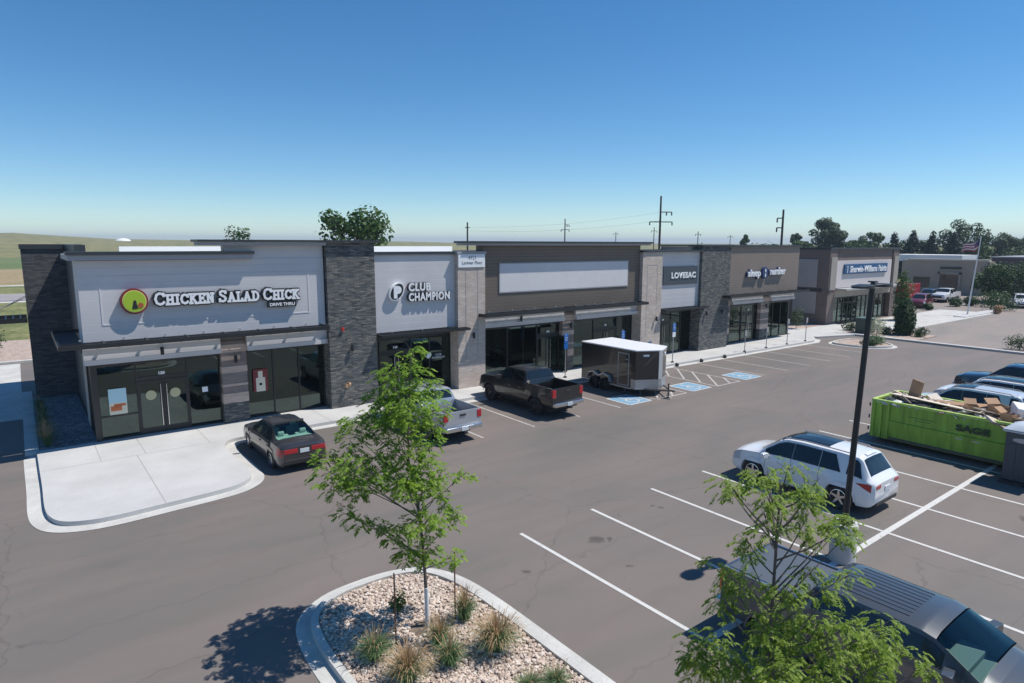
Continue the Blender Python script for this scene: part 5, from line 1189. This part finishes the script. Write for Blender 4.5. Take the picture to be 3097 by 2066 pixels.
# ------------------------------------------------------------------ kerbside signs
def signpost(x,y,h,blue,lb,face=True,w_=.30,grp='sign posts along the shop kerb'):
    T=thing('sign_post',lb,'sign',(x,y,.0),group=grp)
    b=MB(); b.tube([(0,0,.1),(0,0,h)],.03,8); b.build('post',M['galv'],T)
    b=MB(); b.lathe([(0,.0),(.10,.0),(.10,.22),(.0,.24)],(0,0,0),'Z',12); b.build('base',M['black'],T,smooth=True)
    if blue:
        b=MB(); b.box(-.15,-.055,h-.62,.15,-.03,h-.08); pl=b.build('sign_plate',M['signblue'],T)
        b=MB(); zc=h-.32; line3=[(-.03,zc+.13),(-.03,zc),(.06,zc),(.09,zc-.10)]
        for a,c_ in zip(line3,line3[1:]): b.tube([(a[0],-.058,a[1]),(c_[0],-.058,c_[1])],.014,5)
        b.lathe([(0,-.06),(.028,-.06),(.028,-.055)],(-.03,0,zc+.18),'Y',10)
        P=[(-.01+.085*math.cos(R(t)),zc-.07+.085*math.sin(R(t))) for t in range(110,380,30)]
        for a,c_ in zip(P,P[1:]): b.tube([(a[0],-.058,a[1]),(c_[0],-.058,c_[1])],.010,4)
        b.build('wheelchair_symbol',M['whitepaint'],pl)
        b=MB(); b.box(-.15,-.055,h-.98,.15,-.03,h-.66); b.build('sign_plate',M['signblue'] if blue==2 else M['whitepaint'],T)
    elif face:
        b=MB(); b.box(-.12,-.055,h-.42,.12,-.03,h-.04); b.build('sign_plate',M['galv'],T)
signpost(25.12,27.55,2.85,2,'blue accessible parking sign between the black pickup and the black trailer')
signpost(29.3,26.95,2.75,1,'blue accessible parking sign just above the trailer roof')
signpost(34.15,26.9,2.85,1,'blue accessible parking sign in front of the slate sign shop')
for x,h,lb in ((41.9,1.75,'thin grey sign post in front of the second stone column'),(44.75,1.80,'thin grey sign post in front of the double doors under the navy ball sign'),(47.7,2.2,'thin grey sign post by the last taupe-sided windows'),(50.5,2.1,'thin grey sign post nearest the east end of the shops')): signpost(x,26.5,h,0,lb)
proto=None
for x,lb in ((33.85,'small black bollard base on the kerb nearest the trailer'),(36.47,'small black bollard base on the kerb in front of the LOVESAC doors'.replace('LOVESAC','slate sign shop')),(39.15,'small black bollard base on the kerb by the second stone column')):
    b=MB(); b.lathe([(0,.0),(.12,.0),(.12,.20),(.08,.24),(0,.25)],(0,0,0),'Z',12); o=b.build('bollard_base',M['black'],smooth=True); o.location=(x,26.28,0); tag(o,lb,'bollard',group='black bollard bases along the kerb')
# stacked blue chairs outside the shops
cb=mat('blue_chair_metal',(.03,.14,.30),.4)
def chair(x,y,z,rz,lb):
    T=thing('stacking_chair',lb,'chair',(x,y,z),rz,group='blue chairs stacked on the pavement')
    b=MB(); b.box(-.22,-.22,.42,.22,.22,.45)
    b.build('seat',cb,T,bevel=.01)
    b=MB(); 
    for k in range(5): b.box(-.2+k*.085,.20,.47,-.16+k*.085,.23,.88)
    b.box(-.22,.19,.84,.22,.24,.9); b.build('backrest',cb,T)
    for sx_ in (-.2,.2):
        for sy_ in (-.2,.2): b=MB(); b.tube([(sx_,sy_,.43),(sx_*1.1,sy_*1.1,0)],.014,6); b.build('leg',cb,T)
nth=('bottom','second','third','top')
for s_,(x,wh) in enumerate(((30.9,'left stack'),(31.9,'middle stack'),(33.0,'right stack'))):
    for k in range(4 if s_ else 3): chair(x+.02*k,28.2,.15+.16*k,R(170+12*s_),'blue metal chair, %s of the %s above the trailer roof'%(nth[k],wh))
# ------------------------------------------------------------------ vegetation
def leafquad(b,p,d,n_,L,w_):
    s=d.cross(n_)
    if s.length<1e-6: return
    s.normalize(); m_=p+d*L*.5
    b.add([p,m_+s*w_,p+d*L,m_-s*w_],[(0,1,2,3)])
def compound(b,p,d,L,pairs,ll,lw):
    """one pinnate leaf: an arching stalk with pairs of hanging leaflets"""
    d=d.normalized(); side=d.cross(Vector((0,0,1)))
    if side.length<.05: side=Vector((1,0,0))
    side.normalize(); q=p.copy(); dd=d.copy()
    for k in range(pairs):
        dd=(dd+Vector((0,0,-.16))).normalized(); q=q+dd*L/pairs
        for sg in (-1,1):
            a=(side*sg+dd*.45+Vector((0,0,-.35+rnd.uniform(-.3,.25)))).normalized()
            nn=(Vector((0,0,1))+side*rnd.uniform(-.5,.5)).normalized()
            leafquad(b,q,a,nn,ll*rnd.uniform(.75,1.2),lw)
    leafquad(b,q,dd,Vector((0,0,1)),ll,lw)
def young_tree(lb,base,trunk,clumps,leafm,barkm,nleaf,L,pairs,ll,lw,depth,tr=.035,wrap=None,twig=.006):
    T=thing('young_tree',lb,'tree',base)
    t=MB(); t.tube(trunk,[tr*(1-.75*i/(len(trunk)-1)) for i in range(len(trunk))],9)
    rt=Vector((math.cos(YAW),-math.sin(YAW),0)); fw=Vector((math.sin(YAW),math.cos(YAW),0))
    TR=[Vector(p) for p in trunk]
    def at(z):
        z=max(TR[0].z,min(z,TR[-1].z))
        for a,c in zip(TR,TR[1:]):
            if a.z<=z<=c.z: return a+(c-a)*((z-a.z)/max(c.z-a.z,1e-6))
        return TR[-1]
    b=MB()
    for (s_,z,r) in clumps:
        c=rt*s_+fw*rnd.uniform(-depth,depth)*(.4+r*2)+Vector((0,0,z)); zz=c.z-(abs(s_)*.55+.25); a=at(max(zz,TR[0].z+1.2)); 
        mid=(a+c)*.5+Vector((0,0,-.06+abs(s_)*.05))
        t.tube([a,mid,c],[twig*2.2,twig*1.5,twig*.6],5)
        for k in range(3):
            e=c+Vector((rnd.uniform(-1,1),rnd.uniform(-1,1),rnd.uniform(-.3,.9)))*r*.9; t.tube([c-(c-mid)*.3,e],[twig,twig*.4],4)
        n=int(nleaf*r*r)+4
        for k in range(n):
            while True:
                o=Vector((rnd.uniform(-1,1),rnd.uniform(-1,1),rnd.uniform(-1,1)))
                if o.length<=1: break
            p=c+o*r*.95; d=Vector((o.x+rnd.uniform(-.6,.6),o.y+rnd.uniform(-.6,.6),rnd.uniform(-.25,.35)))
            if d.length<.1: continue
            compound(b,p,d,L*rnd.uniform(.7,1.2),pairs,ll,lw)
    t.build('trunk',barkm,T,smooth=True); b.build('crown',leafm,T)
    if wrap: w_=MB(); w_.tube([(0,0,.0),(-.01,0,wrap)],[.05,.043],12); w_.build('tree_wrap',M['wrap'],T,smooth=True)
    return T
T1=[(-1.35,3.95,.35),(-.7,4.2,.45),(-1.0,3.5,.35),(-.3,3.5,.4),(.05,4.15,.35),(-.5,2.9,.28),(.15,2.65,.3),(.35,2.6,.22),(-.6,4.75,.45),(-.1,3.0,.3),(-0.21,5.87,0.24),(-0.35,5.52,0.39),(0.04,5.44,0.3),(-0.73,5.44,0.21),(-0.61,5.09,0.47),(-0.1,5.0,0.47),(0.25,5.18,0.21),(-0.88,4.82,0.39),(-0.37,4.55,0.56),(0.11,4.56,0.35),(-1.07,4.33,0.43),(-1.32,4.55,0.26),(-1.51,4.1,0.35),(-2.0,3.78,0.26),(-1.61,3.65,0.44),(-0.99,3.83,0.52),(-0.38,3.92,0.52),(0.1,3.74,0.35),(0.4,3.38,0.22),(0.79,3.29,0.19),(-1.23,3.37,0.4),(-0.62,3.19,0.35),(-0.09,3.29,0.4),(0.26,2.92,0.19),(-1.56,2.73,0.19),(-1.3,2.49,0.25),(-0.95,2.31,0.22),(-0.64,2.21,0.22),(-0.23,2.64,0.31),(0.07,2.36,0.31),(-0.34,1.88,0.25),(0.11,1.89,0.27),(0.52,2.27,0.27),(0.6,1.93,0.2),(-0.43,1.6,0.16),(-0.12,1.65,0.2)]
rt=(math.cos(YAW),-math.sin(YAW))
def tp(s_,z): return (rt[0]*s_,rt[1]*s_,z)
young_tree('bright green young tree with white trunk wrap in the gravel island',(6.15,10.88,.09),[(0,0,0),tp(-.02,.9),tp(-.06,1.7),tp(-.14,2.6),tp(-.32,3.6),tp(-.30,4.6),tp(-.24,5.7)],[(s,z-.09,max(.17,r*.98-.02)) for s,z,r in T1],M['leaf1'],M['bark2'],450,.16,5,.075,.018,.75,tr=.042,wrap=.85)
T2=[(-0.28,5.68,0.12),(0.06,5.76,0.09),(0.19,5.61,0.12),(-0.49,5.47,0.1),(-0.24,5.5,0.09),(0.01,5.5,0.09),(-0.41,5.35,0.12),(0.21,5.38,0.12),(0.42,5.46,0.07),(-0.25,5.19,0.1),(0.03,5.23,0.1),(0.29,5.27,0.12),(0.48,5.2,0.12),(0.38,5.04,0.12),(0.01,5.07,0.07),(-0.73,4.8,0.07),(-0.35,4.96,0.09),(0.17,4.91,0.12),(0.42,4.88,0.09),(0.75,4.99,0.09),(0.88,4.85,0.1),(0.9,4.99,0.07),(-0.35,4.52,0.14),(-0.39,4.3,0.11),(-0.15,4.57,0.09),(0.08,4.43,0.13),(0.38,4.53,0.09),(0.65,4.67,0.09),(0.47,4.37,0.11),(0.61,4.23,0.13),(-0.22,4.06,0.14),(0.25,4.15,0.14),(0.42,4.03,0.14),(-0.49,4.09,0.11),(0.11,3.89,0.17),(-0.2,3.8,0.18),(0.44,3.8,0.16),(0.8,4.16,0.09),(0.98,3.92,0.13),(1.13,4.03,0.13),(1.27,3.89,0.08),(-0.43,3.62,0.16),(-0.03,3.63,0.18),(0.37,3.58,0.18),(0.76,3.72,0.14),(0.93,3.61,0.13),(1.17,3.58,0.13),(1.49,3.63,0.1),(1.65,3.61,0.08),(1.35,3.44,0.11),(-0.66,3.45,0.13),(-0.26,3.4,0.18),(0.15,3.36,0.18),(0.55,3.37,0.16),(0.92,3.4,0.13),(-.5,3.1,.2),(0,3.0,.22),(.5,3.05,.2),(1.0,3.05,.2),(-.3,2.6,.2),(.3,2.6,.22),(.8,2.7,.2),(0,2.1,.2),(.5,2.2,.2),(.3,3.5,.2),(.65,3.45,.2),(1.0,3.5,.18),(1.3,3.6,.16),(.1,3.75,.2),(-.4,3.4,.2),(-.7,3.3,.16),(-.1,3.2,.22),(.75,3.2,.22),(1.2,3.2,.2),(-.6,2.9,.2)]
young_tree('slender young tree with sparse yellow-green leaves in front of the grey pickup',(6.1,3.35,.09),[(0,0,0),tp(0,1.2),tp(.02,2.4),tp(.0,3.5),tp(0,4.5),tp(.0,5.45)],[(s,z-.09,r*1.1+.01) for s,z,r in T2],M['leaf2'],M['bark2'],800,.14,7,.046,.0105,.75,tr=.04,twig=.005)
# stakes
for x,y,lb in ((5.30,10.64,'rusty stake left of the wrapped young tree'),(6.72,10.70,'rusty stake right of the wrapped young tree')):
    b=MB(); b.tube([(0,0,0),(-.01 if x<6 else .0,0,1.56)],.018,6); o=b.build('tree_stake',M['stake']); o.location=(x,y,.08); tag(o,lb,'stake',group='stakes beside the young tree')
b=MB(); b.tube([(5.34,10.62,.13),(5.75,10.74,.11),(6.12,10.86,.12)],.012,5); b.tube([(5.7,10.70,.10),(6.1,10.82,.10)],.03,5); o=b.build('drip_hose',M['bark']); tag(o,'dark irrigation hose between the left stake and the tree','hose')
def tuft(lb,x,y,h,sp,nb,npl,green=True,grp='ornamental grasses in the planter island'):
    T=thing('grass_clump',lb,'ornamental grass',(x,y,.09),group=grp)
    if 'island' in lb or 'stake' in lb or 'kerb' in lb or 'trunk' in lb: h*=1.25; sp*=1.35; nb=int(nb*2.1); npl=int(npl*1.3)
    b=MB()
    for k in range(nb):
        a=rnd.uniform(0,6.283); l=h*rnd.uniform(.55,1); lean=rnd.uniform(.15,1.1)*sp; w_=rnd.uniform(.003,.006)
        p0=Vector((rnd.gauss(0,.04),rnd.gauss(0,.04),0)); dr=Vector((math.cos(a),math.sin(a),0)); pr=Vector((-dr.y,dr.x,0))*w_
        p1=p0+dr*lean*.35+Vector((0,0,l*.6)); p2=p0+dr*lean*1.1+Vector((0,0,l*rnd.uniform(.35,1)))
        b.add([p0-pr,p0+pr,p1+pr,p1-pr,p2],[(0,1,2,3),(3,2,4)])
    b.build('blades',M['blade'],T)
    b=MB()
    for k in range(int(npl*1.3)):
        a=rnd.uniform(0,6.283); l=h*rnd.uniform(.75,1.3); lean=rnd.uniform(0,.95)*sp; dr=Vector((math.cos(a),math.sin(a),0)); pr=Vector((-dr.y,dr.x,0))
        p0=dr*lean*.4+Vector((0,0,l*.5)); p1=dr*lean+Vector((0,0,l*.8)); p2=dr*lean*1.4+Vector((0,0,l))
        p2=p2+Vector((rnd.uniform(-.05,.05),rnd.uniform(-.05,.05),-lean*.5)); b.add([p0-pr*.002,p0+pr*.002,p1+pr*.0055,p1-pr*.0055,p2],[(0,1,2,3),(3,2,4)])
    if npl: b.build('seed_heads',M['plume'],T)
tuft('blue-green grass clump with faint tan heads left of the left stake',4.78,10.5,.50,.34,420,50)
tuft('straw-coloured grass clump nearest the picture edge by the shaded kerb',4.98,9.55,.5,.36,330,260)
tuft('upright grass clump with a tall rust plume right of the right stake',6.86,10.55,.55,.26,300,80)
tuft('loose blue-green grass clump in front of the wrapped trunk',5.98,10.1,.45,.28,260,90)
tuft('bright green grass clump with one tan plume in the middle of the island',5.84,9.5,.46,.28,420,50)
tuft('wide arching grass clump with orange-tan heads near the right kerb',6.78,9.3,.55,.42,460,230)
for x,y,lb in ((6.5,7.9,'green grass clump in the lower right of the planter island'),(6.95,7.75,'green grass clump beside the right kerb at the lower edge')): tuft(lb,x,y,.42,.26,320,20)
for k,(x,y) in enumerate(((.35,30.2),(.3,31.2),(.32,32.4),(.3,33.8),(.32,35.4),(.3,37.2))): tuft('grass clump in the shaded gravel strip, %s from the apron'%(('nearest','second','third','fourth','fifth','furthest')[k]),x,y,.75,.5,520,90 if k<2 else 10,grp='grasses along the shaded gravel strip')
def crownmesh(b,lobes,n,ls,flat=.0):
    tot=sum(l[3]**2 for l in lobes)
    for (x,y,z,r,sz) in lobes:
        for k in range(int(n*r*r/tot)):
            while True:
                o=Vector((rnd.uniform(-1,1),rnd.uniform(-1,1),rnd.uniform(-1,1)))
                if .35<o.length<=1: break
            o=o.normalized()*(o.length**.5)*(1+.16*math.sin(o.x*7+x)*math.cos(o.y*6+z*2))
            p=Vector((x+o.x*r,y+o.y*r,z+o.z*r*sz)); d=Vector((rnd.uniform(-1,1),rnd.uniform(-1,1),rnd.uniform(-1,1))).normalized(); n_=(o+Vector((rnd.uniform(-.7,.7),rnd.uniform(-.7,.7),rnd.uniform(-.2,.9)))).normalized()
            s=d.cross(n_)
            if s.length<.1: continue
            s.normalize(); d=n_.cross(s); L=ls*rnd.uniform(.6,1.3)
            b.add([p-d*L*.5,p+s*L*.38,p+d*L*.5,p-s*L*.38],[(0,1,2,3)])
def shrub(name,lb,cat,x,y,w_,h,m,n=900,ls=.09,z=.05,lobes=7,group=None,stem=True):
    T=thing(name,lb,cat,(x,y,z),group=group); b=MB(); lo=[]
    for k in range(lobes):
        a=6.283*k/lobes+rnd.uniform(-.4,.4); q=rnd.uniform(.15,.55)*w_*.5; r=w_*rnd.uniform(.22,.34)
        lo.append((math.cos(a)*q,math.sin(a)*q,max(r*.7,h*rnd.uniform(.35,.85)-r*.3),r,min(1.2,h/w_+.3)))
    lo.append((0,0,h*.6,w_*.3,1)); crownmesh(b,lo,n,ls); b.build('foliage',m,T)
    if stem: s=MB(); s.tube([(0,0,0),(0,0,h*.5)],.03,5); s.build('stem',M['bark'],T)
    return T
shrub('shrub','small bright green shrub behind the left stake','shrub',5.92,11.75,.5,.42,M['leafm'],500,.05)
shrub('shrub','dark green shrub beside the strip end wall','shrub',57.6,31.2,1.5,2.2,M['leafg'],1500,.10)
shrub('shrub','low dark shrub on the gravel bank at the far left','shrub',-2.4,58.5,3.4,2.2,M['leafg'],2200,.16)
for k,(x,y,w_,h,m,lb) in enumerate(((60.6,27.6,1.6,.8,'leafd','low dark shrub on the planting strip next to the green cabinet'),(61.0,24.7,1.5,.7,'leafd','low dark shrub at the foot of the columnar juniper'),(61.6,22.2,1.5,.8,'leafd','low dark shrub right of the columnar juniper'),(54.2,22.6,1.9,.55,'blade','yellow-green low shrub on the small far island'),(52.6,22.4,1.4,.5,'leafd','darker low shrub on the small far island near its tip'),(60.6,14.9,2.3,1.0,'leafd','dark shrub at the right edge beyond the long kerb'),(60.9,12.4,1.8,1.2,'leafd','rust-tinged shrub at the far right beyond the long kerb'),(90.2,24.6,1.0,.9,'plume','small brown shrub at the end of the flagpole kerb'),(79,31.5,1.3,.9,'leafd','small round shrub between the maroon SUV and the pavement'),(88.5,31.3,1.2,.7,'leafd','small round shrub under the nose of the maroon SUV'),(96.5,31.0,2.0,1.1,'leafd','low shrub right of the maroon SUV'),(99.5,30.2,2.2,1.1,'leafd','low shrub below the white far pickup'),(99,27.7,4.4,1.8,'leafd','broad dark shrub right of the flagpole'),(95,25.6,4.6,2.2,'leafd','large dark rounded shrub between the flagpole and the white car'),(103,23.9,2.6,1.3,'leafd','dark shrub beside the white car at the right edge'))):
    shrub('shrub',lb,'shrub',x,y,w_,h,M[m],900,.11 if x<70 else .2,group='shrubs around the far car park')
shrub('blossom_shrub','pale flowering shrub on the small far island','shrub',54.9,22.9,1.6,2.3,M['leafp'],800,.11)
# green cabinet
T=thing('utility_cabinet','dark green utility cabinet behind the small far island','cabinet',(60.3,26.2,.1))
gc=mat('cabinet_green',(.035,.07,.06),.5)
b=MB(); b.box(-.6,-.6,0,.6,.6,1.25); b.build('cabinet_body',gc,T,bevel=.03); b=MB(); b.box(-.66,-.66,1.25,.66,.66,1.36); b.build('lid',mat('cabinet_lid',(.09,.16,.15),.5),T,bevel=.04)
def bigtree(name,lb,x,y,H_,W_,m,n=5000,ls=.35,trunkfrac=.3,shape='round',group=None,lob=12):
    T=thing(name,lb,'tree',(x,y,0),group=group); b=MB(); t=MB()
    ht=H_*trunkfrac; t.tube([(0,0,0),(.1,0,ht),(0,.1,H_*.75)],[H_*.028,H_*.02,H_*.006],8)
    lo=[]
    if shape=='round':
        lob=int(lob*2.2)
        for k in range(lob):
            a=k*2.4; q=W_*.5*rnd.uniform(.2,.68); hh_=rnd.uniform(.12,.93); q=W_*.5*rnd.uniform(.35,.9)*math.sqrt(max(.32,1-(2*hh_-.9)**2)); zz=ht+(H_-ht)*hh_; r=W_*rnd.uniform(.09,.18)
            lo.append((math.cos(a)*q,math.sin(a)*q,zz,r,.85)); t.tube([(0,0,ht*rnd.uniform(.7,1.3)),(math.cos(a)*q*.6,math.sin(a)*q*.6,zz*.8),(math.cos(a)*q,math.sin(a)*q,zz)],[H_*.012,H_*.007,H_*.003],5)
        lo.append((0,0,ht+(H_-ht)*.45,W_*.28,.9)); lo.append((.05*W_,0,H_-W_*.14,W_*.13,.9))
    elif shape=='column':
        for k in range(lob): zz=ht*.5+(H_-ht*.5)*(k+.5)/lob; r=W_*.5*(.9 if k<lob*.6 else .9*(1-(k-lob*.6)/(lob*.5))); lo.append((rnd.uniform(-.12,.12)*W_,rnd.uniform(-.12,.12)*W_,zz,max(r,W_*.14),1.1))
    elif shape=='spruce':
        L_=16
        for k in range(L_):
            zz=H_*(.08+.92*k/L_); r=W_*.5*(1-k/L_)+.15
            for j in range(7): a=j*.9+k*1.7; q=rnd.uniform(.35,.8); lo.append((math.cos(a)*r*q,math.sin(a)*r*q,zz+rnd.uniform(-.5,.5)-r*q*.25,r*.40+.32,.95))
    crownmesh(b,lo,n,ls); b.build('crown',M[m],T); t.build('trunk',M['bark'],T,smooth=True); return T
bigtree('broadleaf_tree','large green tree rising behind the first stone column',30.4,68.6,11.3,10.8,'leafm',5200,.42,.25,lob=20)
bigtree('broadleaf_tree','small round treetop showing above the sign box roof',23.2,87,9.7,6.2,'leafm',1500,.35,.3)
for (x,y,h,w_,m,lb,sh) in ((163,105,12.5,4,'leafm','small bushy tree at the foot of the thick utility pole','round'),(175.8,97,13,4,'leafg','thin grey-green poplar left of the tall tree pair','round'),(178.6,90,18.2,9,'leafg','tall upright grey-green tree above the brown siding','round'),(172,84.5,16.2,7.5,'leafg','tall tree right of and touching the tallest far tree','round'),(192.6,84,13.6,9,'leafm','open rounded tree right of the tall pair','round'),(171.2,56.6,13.0,7,'needle','dark spruce at the right of the spruce row','spruce'),(169.6,60.4,12.8,6.5,'needle','dark spruce third in the spruce row','spruce'),(168.2,64.0,13.2,6.5,'needle','dark spruce second in the spruce row','spruce'),(166.8,67.6,12.6,6.5,'needle','dark spruce at the left of the spruce row','spruce'),(181.3,58,15.6,12,'leafd','large dark round tree behind the flagpole','round'),(202.7,54.9,12.3,10,'leafg','hazy round tree near the right edge of the skyline','round'),(190,58.5,10.2,9,'leafm','low green tree between the flagpole tree and the hazy round tree','round'),(207,50,11.5,9,'leafm','green tree at the very right of the skyline','round'),(172,92.5,10.5,8,'leafm','low leafy tree in front of the tall grey-green trees','round'),(184,86,10.5,8,'leafm','low leafy tree between the tall pair and the open rounded tree','round'),(150,90,9.2,7,'leafm','low green tree over the paint shop roof','round'),(176,66,10,10,'leafd','low dark tree right of the spruce row','round')):
    bigtree('spruce_tree' if sh=='spruce' else 'broadleaf_tree',lb,x,y,h*.85,w_,m,6500 if w_>6 else 4200,.48,.22,sh,group='trees along the far skyline')
b=MB(); lo=[]
for k in range(70):
    t_=k/69; lo.append((150+t_*60+rnd.uniform(-5,5),112-t_*75+rnd.uniform(-4,4),3.2,rnd.uniform(3,4.6),.95+rnd.uniform(-.2,.25)))
crownmesh(b,lo,26000,.6); tag(b.build('treeline',M['leafd']),'continuous belt of dark foliage along the right horizon','treeline',kind='stuff')
bigtree('juniper_tree','dark columnar juniper standing beside the long kerb',61.9,23.6,3.1,1.8,'leafd',5200,.19,.03,'column',lob=9)
bigtree('broadleaf_tree','narrow green tree beside the corner of the paint shop',73.6,28.5,5.3,1.9,'leafm',3000,.17,.08,'column',lob=10)
bigtree('broadleaf_tree','broad dark green tree in front of the dark brick building',108,28.6,5.0,8.5,'leafd',5500,.26,.12,lob=14)
bigtree('broadleaf_tree','green rounded tree between the flagpole and the dark brick building',109.5,30.8,4.6,5.0,'leafm',4000,.26,.12,lob=12)
bigtree('broadleaf_tree','green tree at the right edge in front of the dark brick building',112,24.6,4.2,7,'leafm',4000,.26,.12,lob=12)
# ------------------------------------------------------------------ flagpole and utility poles
T=thing('flagpole','white flagpole with a furled striped flag in the far car park','flagpole',(85.3,26.1,.06))
b=MB(); b.tube([(0,0,0),(1.1,.0,8.6)] if False else [(0,0,0),(0.15,-.45,8.7)],[.09,.05],8); b.build('pole',M['wrap'],T,smooth=True)
fl=MB(); fs_=MB(); top=Vector((.15,-.43,8.35)); rtv=Vector((math.cos(YAW),-math.sin(YAW),0))
for k in range(6):
    mb_=fl if k%2 else fs_
    A=[]; Bp=[]
    for j in range(9):
        t_=j/8; p=top-rtv*(1.9*t_)+Vector((0,0,-.18*k*(1-.3*t_)-.5*t_+.07*math.sin(t_*9+k*.3)))+Vector((.12*math.sin(t_*8),.12*math.cos(t_*7),0)); q=p+Vector((0,0,-.17*(1-.3*t_))); A.append(p);Bp.append(q)
    mb_.strip(A,Bp)
fm=MB(); rot=[]
f1=fl.build('flag_stripe',mat('flag_red',(.35,.05,.06),.7),T); f2=fs_.build('flag_stripe',mat('flag_white',(.55,.52,.55),.7),T)
f3=MB(); A=[];Bp=[]
for j in range(4): t_=j/8; p=top-rtv*(1.9*t_)+Vector((.0,-.02,-.5*t_+.07*math.sin(t_*9))); A.append(p+Vector((.12*math.sin(t_*8),.12*math.cos(t_*7)-.02,0))); Bp.append(A[-1]+Vector((0,0,-.5)))
f3.strip(A,Bp); f3.build('flag_canton',mat('flag_blue',(.03,.04,.12),.7),T)
def upole(lb,x,y,h,r,arms,ins=()):
    T=thing('utility_pole',lb,'utility pole',(x,y,0),group='utility poles along the horizon')
    b=MB(); b.tube([(0,0,0),(0,0,h)],[r,r*.6],8); b.build('pole',M['pole'],T)
    dirv=Vector((math.cos(YAW),-math.sin(YAW),0))
    for (dz,a0,a1) in arms:
        b=MB(); b.tube([dirv*a0+Vector((0,0,h-dz)),dirv*a1+Vector((0,0,h-dz))],r*.35,5)
        b.build('cross_arm',M['pole'],T)
        b=MB()
        for e in (a0,a1,(a0+a1)/2):
            if abs(e)>r*2: b.tube([dirv*e+Vector((0,0,h-dz)),dirv*e+Vector((0,0,h-dz-.45))],r*.45,5)
        b.build('insulator',M['pole'],T)
def tz(px,py,d): return 8.008+d*py
upole('tall thick utility pole with two cross arms behind the narrow grey sign box',69.2,57.5,8.0+90*.0693,.19,((2.1,.1,1.5),(3.4,-1.4,1.6)))
upole('thick utility pole without wide arms above the taupe siding',65,37.5,8.0+75*.0476,.17,((.9,-.6,0),(1.9,-.6,0)))
upole('bare utility pole rising above the address board column',60.8,91.6,8.0+110*.0308,.20,((.9,-.4,.4),))
upole('thin utility pole above the long blank sign panel',93.9,103.8,8.0+140*.0365,.18,((1.3,0,.9),(2.3,-.8,.9)))
upole('faint utility pole just left of the tall thick pole',129.8,109.7,8.0+170*.0236,.15,((.9,-.7,.7),))
upole('faint utility pole left of the second stone column',144.6,107.2,8.0+180*.0173,.16,((.7,-.7,.7),))
upole('short faint utility pole above the second stone column',182.5,122.9,8.0+220*.0124,.15,((.6,-.8,.8),))
upole('pair-topped distant utility pole above the blank sign panel',188.8,178.8,8.0+260*.017,.2,((.8,-.9,.9),))
for (a,c,lb) in (((69.2,57.5,12.1),(60.8,91.6,10.6),'upper wire running between the tall thick pole and the pole by the address board'),((69.2,57.5,11.0),(60.8,91.6,10.0),'lower wire running between the tall thick pole and the pole by the address board')):
    b=MB(); P=[]
    for k in range(13): t_=k/12; P.append((a[0]+(c[0]-a[0])*t_,a[1]+(c[1]-a[1])*t_,a[2]+(c[2]-a[2])*t_-1.6*4*t_*(1-t_)*.4))
    b.tube(P,.008,4); o=b.build('power_line',M['pole']); tag(o,lb,'wire')
# white dome on the far ridge
b=MB(); b.lathe([(9,0),(8.6,3),(6.5,5.5),(3,6.8),(0,7.1)],(0,0,0),'Z',24); o=b.build('dome',M['white'],smooth=True); o.location=(96,830,4.5); tag(o,'small white dome on the far ridge at the left','dome')
# neighbours' roof-line clutter: nothing else is visible

# ------------------------------------------------------------------ air
b=MB(); b.box(-5200,-1500,-1.2,5200,5200,46)
hz=bpy.data.materials.new('haze'); hz.use_nodes=True; n=hz.node_tree; n.nodes.remove(n.nodes['Principled BSDF'])
v=n.nodes.new('ShaderNodeVolumePrincipled'); v.inputs['Color'].default_value=(.72,.85,1,1); v.inputs['Density'].default_value=.00030; v.inputs['Anisotropy'].default_value=.1
n.links.new(v.outputs[0],n.nodes['Material Output'].inputs['Volume'])
tag(b.build('haze',hz),'thin pale air over the whole place','haze',kind='stuff')
